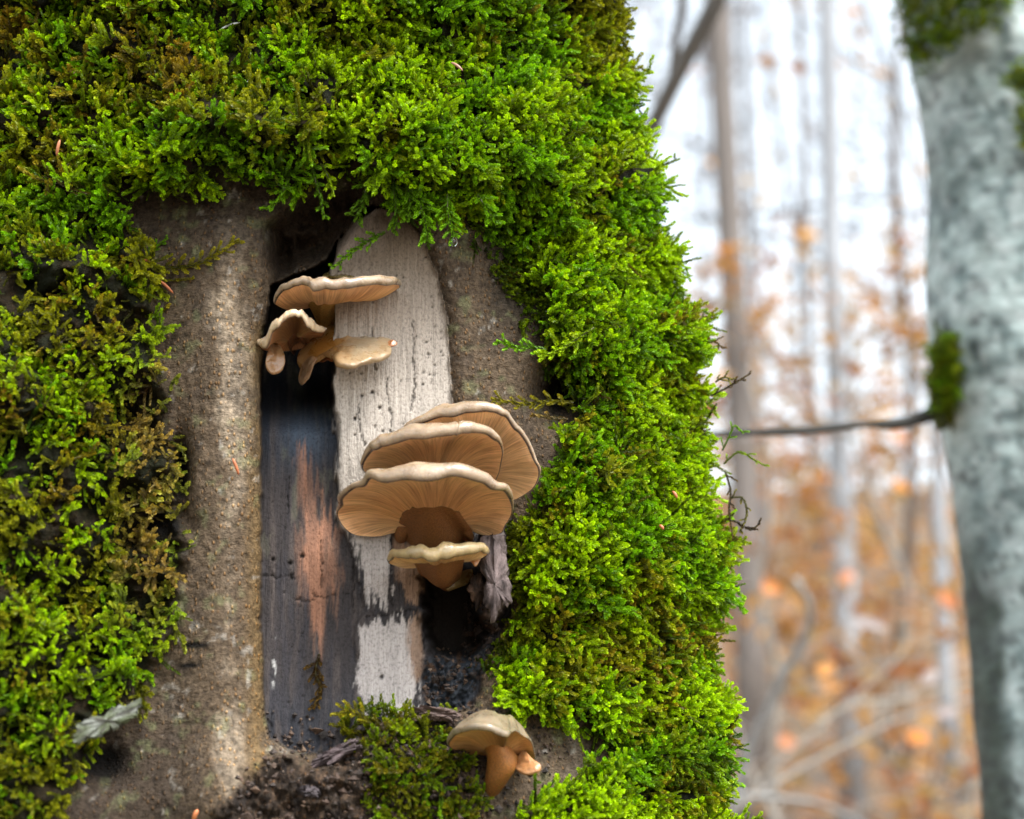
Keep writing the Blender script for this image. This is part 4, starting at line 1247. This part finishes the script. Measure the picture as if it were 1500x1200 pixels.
# ------------------------------------------------------------------ beech trunk at the right
def beech():
    yb = .72
    edge = np.array([(-400, 1318), (0, 1330), (110, 1347), (260, 1364), (480, 1372), (600, 1386), (700, 1402), (900, 1424), (1050, 1436), (1200, 1452), (1500, 1490)], float)
    rr = .105
    pys = np.concatenate([np.linspace(-2600, -420, 10), np.arange(-400, 1501, 9)])
    c = []
    for p in pys:
        e = P(np.interp(p, edge[:, 0], edge[:, 1]) if p > -400 else 1318 + (p + 400) * .05, p, yb)
        c.append(e + np.array([rr, .012, 0]))
    c = np.array(c)
    c = np.concatenate([c, [[c[-1][0] + .03, yb + .012, .3], [c[-1][0] + .05, yb + .012, -.05]]])
    n = 130
    th = np.arange(n) * 2 * math.pi / n
    zz = c[:, 2][:, None] + 0 * th
    rad = rr * (1 + .035 * fbm(np.cos(th)[None] * 1.5 + zz * 7, np.sin(th)[None] * 1.5 + zz * 3, 201, 3))
    V = np.stack([c[:, 0][:, None] + rad * np.cos(th), c[:, 1][:, None] + rad * np.sin(th), zz], -1)
    a, b = proj(V.reshape(-1, 3)); a = a.reshape(V.shape[:2]); b = b.reshape(V.shape[:2])
    g = fbm(a / 22, b / 34, 202, 4); g2 = fbm(a / 60, b / 90, 203, 3); g3 = fbm(a / 11, b / 14, 204, 3)
    col = np.zeros(V.shape) + np.array([.37, .455, .44])
    col = mixc(col, (.155, .21, .205), sstep(-.05, .6, g))
    col = mixc(col, (.52, .585, .575), sstep(.1, .8, g3 - g * .3) * .6)
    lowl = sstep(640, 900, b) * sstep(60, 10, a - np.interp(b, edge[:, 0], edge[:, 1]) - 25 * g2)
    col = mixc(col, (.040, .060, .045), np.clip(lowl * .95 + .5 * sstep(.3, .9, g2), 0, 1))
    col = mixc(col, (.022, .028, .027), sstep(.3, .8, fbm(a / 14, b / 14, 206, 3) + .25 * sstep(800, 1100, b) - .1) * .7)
    root = empty('beech_tree', tuple(c[-1]))
    tag(root, 'grey barked trunk with moss patches at the right of the picture', 'tree')
    m_ = len(c); i = np.arange((m_ - 1) * n).reshape(m_ - 1, n)
    q = np.stack([i, i + n, np.roll(i, -1, 1) + n, np.roll(i, -1, 1)], -1).reshape(-1, 4)
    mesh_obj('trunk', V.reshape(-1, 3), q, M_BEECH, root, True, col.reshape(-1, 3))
    # branch towards the left and its knob
    mb = MB()
    pth = [P(x, y, yb + dy) for x, y, dy in ((1400, 590, .0), (1372, 604, -.01), (1320, 620, -.02), (1262, 622, -.03), (1180, 631, -.04), (1090, 634, -.05), (1020, 640, -.06), (960, 650, -.07))]
    mb.tube(catmull(np.array(pth), 30), np.linspace(.0062, .0016, 30) * (1 + .25 * fbm(np.arange(30) * .6, np.zeros(30), 8, 2)), 8, (.016, .016, .012))
    mb.build('branch', M_BEECH, root)
    kn = chunk('knob', P(1392, 540, yb - .01), (.016, .018, .040), (.06, .085, .02), 8, None, None, root, (.0, .12, 0), M_BEECH)
    # second stem fork under the moss
    mb = MB()
    pf = [P(x, y, yb - .02) for x, y in ((1400, 200), (1376, 90), (1366, 0), (1350, -150), (1310, -420), (1220, -900))]
    mb.tube(catmull(np.array(pf), 24), np.linspace(.022, .030, 24), 14, (.30, .33, .30))
    pass
    # moss patches
    pts, dirs = [], []
    r = np.random.default_rng(77)
    def patch(poly, n_, push):
        k = 0
        poly = np.array(poly, float); lo, hi = poly.min(0), poly.max(0)
        while k < n_:
            x, y = r.uniform(lo[0], hi[0]), r.uniform(lo[1], hi[1])
            if sdf(np.array([x]), np.array([y]), poly)[0] > r.normal(-4, 7): continue
            ex = np.interp(y, edge[:, 0], edge[:, 1]) if y > -400 else 1318
            e = P(ex, y, yb)[0] + rr
            qx = P(x, y, yb - .03)[0] - e
            if abs(qx) < rr:
                yy = yb + .012 - math.sqrt(rr * rr - qx * qx)
            else: yy = yb + r.uniform(-.02, .03)
            p = P(x, y, yy - push * r.uniform(.3, 1.0))
            pts.append(p); nrm = np.array([qx, -.08, 0]); nrm /= np.linalg.norm(nrm)
            d = nrm + np.array([0, 0, -.35]) + r.normal(0, .4, 3); dirs.append(d / np.linalg.norm(d))
            k += 1
    patch([(1306, -420), (1308, 0), (1318, 40), (1340, 95), (1352, 112), (1385, 78), (1440, 45), (1486, 0), (1560, -420)], 4200, .03)
    patch([(1490, 150), (1502, 90), (1560, 70), (1560, 240), (1500, 212)], 420, .012)
    patch([(1470, 112), (1484, 100), (1520, 104), (1520, 122), (1480, 124)], 60, .012)
    patch([(1372, 600), (1376, 500), (1392, 486), (1408, 500), (1408, 560), (1395, 610)], 620, .022)
    pts, dirs = np.array(pts), np.array(dirs)
    n_ = len(pts)
    t = mixc(np.tile(OLIVE * np.array([.75, .95, .6]), (n_, 1)), GREEN * .55, r.random(n_))
    o = moss_obj('moss', pts, dirs, r.uniform(.4, .8, n_), t * 1.45, root, .1)
    o['kind'] = 'stuff'
beech()

# ------------------------------------------------------------------ woodland behind
def grow_branches(mb, r, base, direction, length, rad, depth, col, tips, spread=.6):
    n = 6
    p = np.array(base, float); d = np.array(direction, float); pts = [p.copy()]
    for k in range(n):
        d = d + r.normal(0, .12, 3) + np.array([0, 0, .03]); d /= np.linalg.norm(d)
        p = p + d * length / n; pts.append(p.copy())
    mb.tube(pts, np.linspace(rad, rad * .35, n + 1), 5, col)
    if depth == 0:
        tips += pts[2:]
        return
    for k in range(3 if depth > 1 else 4):
        t = r.integers(2, n + 1)
        nd = d * .6 + r.normal(0, spread, 3); nd /= np.linalg.norm(nd)
        grow_branches(mb, r, pts[t], nd, length * r.uniform(.45, .7), rad * .5, depth - 1, col, tips, spread)

def leaf_mesh(mb, r, centres, n, size, cols, sp):
    for k in range(n):
        c = centres[r.integers(len(centres))] + r.normal(0, sp, 3)
        a = r.normal(0, 1, 3); a[2] *= .5; a /= np.linalg.norm(a)
        b = np.cross(a, r.normal(0, 1, 3)); b /= np.linalg.norm(b)
        s = size * r.uniform(.6, 1.3)
        col = cols[r.integers(len(cols))] * r.uniform(.75, 1.2)
        m = np.cross(a, b) * s * .12
        mb.add([c - a * s, c - a * s * .2 + b * s * .5 + m, c + a * s, c - a * s * .2 - b * s * .5 + m], [(0, 1, 2), (0, 2, 3)], col)

ORANGE = [np.array(c) for c in ((.42, .18, .03), (.46, .235, .045), (.34, .125, .035), (.38, .24, .08), (.30, .17, .085))]
BROWN = [np.array(c) for c in ((.20, .13, .09), (.24, .16, .12), (.27, .14, .06), (.16, .125, .105))]

def far_tree(label, x, y, rad, top, lean, col, crown=260, seed=0, leaves=BROWN, lsize=.055, nl=5, zb=2.2, group='trees standing in the autumn wood behind'):
    r = np.random.default_rng(seed)
    z0 = float(gz(x, y)) - .1
    root = empty('woodland_tree', (x, y, z0))
    tag(root, label, 'tree', group)
    n = 14
    t = np.linspace(0, 1, n)
    pth = np.stack([x + lean * t + .03 * np.sin(t * 9 + seed), y + 0 * t, z0 + (top - z0) * t], -1)
    mb = MB(); c1 = np.array(col)
    mb.tube(pth, rad * (1 - .62 * t) * (1 + .35 * np.exp(-t * 30)), 12, c1)
    mb.build('trunk', M_FARBARK, root)
    tips = []
    for k in range(nl):
        mb = MB()
        tt = r.uniform(.22, .9)
        p = np.array([np.interp(tt, t, pth[:, i]) for i in range(3)])
        az = r.uniform(0, 6.28)
        grow_branches(mb, r, p, (math.cos(az), math.sin(az), r.uniform(.2, .8)), r.uniform(1.2, 2.6) * (1.1 - .4 * tt), rad * .25, 2, c1 * .6, tips)
        mb.build('branch', M_FARBARK, root)
    if crown and tips:
        mb = MB(); leaf_mesh(mb, r, tips, crown, lsize, leaves, .16)
        o = mb.build('foliage', M_LEAF, root, False); o['kind'] = 'stuff'
    return root

def at(px_, py_, depth):
    return P(px_, py_, depth)
# the trunks one can tell apart between the mossy tree and the beech
PALE = (.29, .31, .33)
def placed(label, px_b, px_t, d, wpx, col, **kw):
    """trunk through pixel px_b at the bottom edge and px_t at the top edge, wpx wide, d metres behind"""
    b, t = at(px_b, 1200, d), at(px_t, 0, d)
    k = (t[0] - b[0]) / (t[2] - b[2])
    z0 = float(gz(b[0], d)) - .1
    top = kw.pop('top', 11.0)
    far_tree(label, b[0] + k * (z0 - b[2]), d, wpx * .5 * (d - CAM[1]) / FPX * 1.25, top, k * (top - z0), col, **kw)
placed('stout trunk with brown shaded side just beyond the moss outline', 1094, 1058, 5.6, 37, (.145, .128, .115), seed=1, crown=110, leaves=ORANGE, nl=5)
placed('slim pale trunk midway between the mossy tree and the grey beech', 1238, 1224, 5.9, 30, PALE, seed=2, crown=70, nl=4)
placed('thin pale trunk low down beside the grey beech', 1396, 1370, 6.4, 20, PALE, seed=3, crown=50, leaves=ORANGE, nl=4, top=9)
placed('dark thin trunk among the orange leaves near the beech', 1334, 1318, 7.0, 18, (.085, .06, .045), seed=4, crown=90, leaves=ORANGE, nl=6, top=5.0)
far_tree('woodland tree hidden mostly behind the mossy trunk', -1.5, 9, .13, 12, .1, PALE, 120, 5)
far_tree('woodland tree beyond the beech further up the slope', 4.6, 13, .16, 13, -.2, (.16, .15, .14), 120, 6)
r_ = np.random.default_rng(90)
TX = [(2.1, 15.5), (1.05, 17.0), (3.0, 18.0), (1.6, 22.0), (2.9, 24.0)]
TL = ['distant slender tree fading behind the slim pale trunk', 'distant tree seen beside the stout brown trunk', 'distant tree seen close to the edge of the beech',
      'far tree in the middle of the bright gap', 'far tree high on the slope near the beech']
for k, ((x, y), lb) in enumerate(zip(TX, TL)):
    far_tree(lb, x, y, r_.uniform(.04, .065), r_.uniform(13, 16), r_.uniform(-.4, .4), (.17, .17, .175), 45, 20 + k, BROWN + ORANGE[3:4], .075, 8)

def bough(label, pts, r0, r1, d, col, name='tree_branch', twigs=0, seed=0):
    mb = MB()
    q = np.array([P(x, y, d + (k * .05)) for k, (x, y) in enumerate(pts)])
    c = catmull(q, 24)
    mb.tube(c, np.linspace(r0, r1, 24), 8, col)
    r = np.random.default_rng(seed)
    o = mb.build(name, M_FARBARK)
    tag(o, label, 'branch')
bough('dark leaning branch crossing the sky at the top beside the moss', [(1110, -140), (1050, 0), (1005, 85), (968, 160), (935, 230), (890, 330)], .016, .012, 1.9, (.10, .095, .085), seed=1)
bough('thinner dark branch joining the leaning branch from above', [(1010, -160), (1000, 0), (990, 60), (984, 120)], .009, .007, 1.95, (.13, .125, .12), seed=2)
bough('bent white dead stem low beside the mossy outline', [(1166, 850), (1186, 890), (1180, 930), (1150, 990), (1120, 1050), (1092, 1115), (1060, 1240), (1030, 1420)], .0055, .009, 2.3, (.27, .28, .28), 'dead_stem', seed=3)
bough('dark bare twig rising towards the beech, upper of the low pair', [(1085, 1170), (1150, 1110), (1230, 1040), (1300, 980), (1330, 940)], .005, .0025, 2.7, (.17, .155, .13), 'twig', seed=4)
bough('grey bare twig rising to the beech beneath the other one', [(1070, 1190), (1150, 1140), (1240, 1090), (1330, 1050), (1440, 1020)], .005, .0035, 2.5, (.19, .18, .16), 'twig', seed=5)
bough('pale twig arching along the bottom edge behind the moss', [(1060, 1165), (1130, 1168), (1200, 1178), (1260, 1205), (1330, 1250)], .005, .0035, 2.4, (.2, .205, .2), 'twig', seed=6)
bough('thin arching twig in the orange leaves above the low pair', [(1200, 1060), (1260, 1030), (1330, 1024), (1420, 1000), (1480, 990)], .004, .0025, 2.9, (.24, .23, .2), 'twig', seed=7)

# autumn saplings with their leaves
def sapling(label, px_, d, h, nleaf, seed, cols=ORANGE, size=.035):
    r = np.random.default_rng(seed)
    b = at(px_, 1200, d); z0 = float(gz(b[0], d))
    root = empty('beech_sapling', (b[0], d, z0))
    tag(root, label, 'sapling', 'young trees with autumn leaves on the slope')
    mb = MB(); tips = []
    pth = np.stack([b[0] + r.normal(0, .05, 8).cumsum(), d + 0 * np.arange(8), z0 + np.linspace(0, h, 8)], -1)
    mb.tube(pth, np.linspace(.02, .006, 8), 6, (.22, .2, .17))
    mb.build('trunk', M_FARBARK, root)
    for k in range(9):
        mb = MB()
        p = pth[r.integers(1, 8)]; az = r.uniform(0, 6.28)
        grow_branches(mb, r, p, (math.cos(az), math.sin(az), .25), r.uniform(.5, 1.1), .007, 1, (.2, .17, .14), tips, .5)
        mb.build('branch', M_FARBARK, root)
    mb = MB(); leaf_mesh(mb, r, tips, nleaf, size, cols, .07)
    o = mb.build('foliage', M_LEAF, root, False); o['kind'] = 'stuff'
sapling('orange sapling behind the dark twigs between the pale trunks', 1160, 5.2, 1.6, 260, 41)
sapling('orange sapling close to the left edge of the beech', 1330, 5.8, 1.9, 330, 42, size=.04)
sapling('golden sapling below the horizontal branch', 1290, 7.5, 1.7, 480, 43, size=.045)
sapling('russet sapling rising behind the stout brown trunk', 1110, 9.0, 1.5, 420, 44, size=.05)
sapling('yellow brown sapling farther up between slim trunk and beech', 1340, 10.0, 1.5, 560, 45, size=.055)
sapling('low golden sapling nearest the dark twigs at the bottom edge', 1255, 4.6, 1.0, 200, 47, size=.032)
sapling('low russet sapling nearest the beech at the bottom edge', 1390, 5.0, 1.2, 240, 48, size=.034)
sapling('rusty sapling farther up beside the slim pale trunk', 1200, 11.0, 1.3, 560, 46, size=.055)

# single bright leaves near the camera side of the wood
LEAVES = [(1130, 862, 2.9, (.60, .22, .05), 'orange leaf hovering left of the bent white stem'), (1210, 980, 3.0, (.62, .27, .05), 'orange leaf right of the bent white stem'),
          (1345, 1080, 2.6, (.62, .22, .03), 'deep orange leaf under the twigs near the beech'), (1155, 1088, 2.8, (.55, .24, .12), 'pinkish leaf between the low twigs'),
          (1275, 914, 2.8, (.40, .36, .355), 'long leaf with its shine painted pale in front of the slim trunk'), (1362, 992, 3.0, (.38, .33, .31), 'pale round leaf near the beech edge'),  # the long leaf's highlight is painted as a pale colour
          (1320, 712, 3.4, (.62, .26, .06), 'orange leaf below the horizontal branch'), (1318, 640, 3.0, (.5, .2, .07), 'russet leaf hanging close under the horizontal branch'),
          (1240, 845, 3.4, (.55, .22, .10), 'rust leaf on the slim pale trunk'), (1390, 880, 2.9, (.58, .2, .07), 'russet leaf almost touching the beech'), (1385, 1042, 3.0, (.36, .30, .29), 'small pale leaf above the grey twig')]
for k, (x, y, d, c, lb) in enumerate(LEAVES):
    r = np.random.default_rng(300 + k)
    cen = P(x, y, d); s = .021 * (1.7 if 'long' in lb else 1)
    mb = MB()
    a = np.array([1, .2, .25 * r.normal()]) if 'long' in lb else np.array([1, .2, r.normal(0, .5)])
    a /= np.linalg.norm(a); b = np.cross(a, [0, -1, .2]); b /= np.linalg.norm(b)
    wv = .25 if 'long' in lb else .62
    rim_ = [cen + a * s * math.cos(t) + b * s * wv * math.sin(t) * (1 - .25 * math.cos(t)) + np.array([0, .12 * s * math.cos(2 * t), 0]) for t in np.linspace(0, 2 * math.pi, 14, endpoint=False)]
    mb.add([cen + np.array([0, -.1 * s, 0])] + rim_, [(0, i + 1, (i + 1) % 14 + 1) for i in range(14)], c)
    o = mb.build('autumn_leaf', M_LEAF)
    tag(o, lb, 'leaf', 'single autumn leaves hanging in the wood')

# leaf litter on the slope and the far wood as one mass
def litter():
    r = np.random.default_rng(55); mb = MB()
    for k in range(5200):
        y = 3 + 30 * r.random() ** 1.6; x = y * .14 + r.normal(0, 1) * (.12 * y + 1.2)
        c = np.array([x, y, float(gz(x, y)) + .02])
        s = r.uniform(.03, .06) * (1 + y * .03)
        a = r.normal(0, 1, 3); a[2] *= .6; a /= np.linalg.norm(a); b = np.cross(a, [r.normal(0, .4), r.normal(0, .4), 1]); b /= np.linalg.norm(b)
        mb.add([c - a * s, c + b * s * .55, c + a * s, c - b * s * .55], [(0, 1, 2), (0, 2, 3)], ORANGE[r.integers(5)] * r.uniform(.7, 1.2))
    o = mb.build('leaf_litter', M_LEAF, None, False)
    tag(o, 'fallen orange leaves strewn over the hillside', 'leaves', None, 'stuff')
litter()

def far_wood():
    r = np.random.default_rng(56); mb = MB()
    for k in range(13):
        y = r.uniform(22, 42); x = y * .14 + r.normal(0, 4.5)
        z0 = float(gz(x, y)); h = r.uniform(9, 17)
        pth = np.stack([x + r.normal(0, .12, 7).cumsum(), y + 0 * np.arange(7), z0 + np.linspace(0, h, 7)], -1)
        mb.tube(pth, np.linspace(r.uniform(.03, .07), .02, 7), 5, np.array((.15, .15, .155)) * r.uniform(.7, 1.3), False)
        tips = []
        for j in range(5):
            p = pth[r.integers(2, 7)]; az = r.uniform(0, 6.28)
            d = np.array([math.cos(az), math.sin(az), r.uniform(.1, .9)]); L = r.uniform(1.5, 3.2)
            q = [p, p + d * L * .5 + r.normal(0, .15, 3), p + d * L + r.normal(0, .3, 3)]
            mb.tube(q, [.03, .02, .008], 4, (.14, .13, .13), False); tips += q
        leaf_mesh(mb, r, tips[3:], 105, .13, [np.array((.22, .22, .25)), np.array((.16, .16, .175)), np.array((.25, .25, .27)), np.array((.19, .165, .155))], .38)
    for k in range(44):
        y = r.uniform(14, 40); x = (-1 if k % 3 else 1) * r.uniform(1.5 if k % 3 else .32 * y, .75 * y) - (0 if k % 3 else -.5)
        z0 = float(gz(x, y)); h = r.uniform(9, 16)
        pth = np.stack([x + r.normal(0, .1, 7).cumsum(), y + 0 * np.arange(7), z0 + np.linspace(0, h, 7)], -1)
        mb.tube(pth, np.linspace(r.uniform(.06, .13), .03, 7), 6, np.array((.17, .165, .165)) * r.uniform(.7, 1.3), False)
        tips = []
        for j in range(6):
            p = pth[r.integers(1, 7)]; az = r.uniform(0, 6.28)
            d = np.array([math.cos(az), math.sin(az), r.uniform(.1, .9)]); L = r.uniform(1.2, 2.8)
            q = [p, p + d * L * .5 + r.normal(0, .15, 3), p + d * L + r.normal(0, .3, 3)]
            mb.tube(q, [.03, .02, .008], 4, (.14, .13, .13), False); tips += q
        low = [np.array([x + r.normal(0, 1.2), y + r.normal(0, .8), z0 + r.uniform(.3, 1.8)]) for j in range(8)]
        leaf_mesh(mb, r, tips[4:], 30, .11, BROWN + ORANGE[3:], .38); leaf_mesh(mb, r, low, 60, .07, ORANGE, .3)
    o = mb.build('far_wood', M_LEAF, None, False)
    tag(o, 'hazy far wood of bare stems and brown leaves against the sky', 'woodland', None, 'stuff')
far_wood()
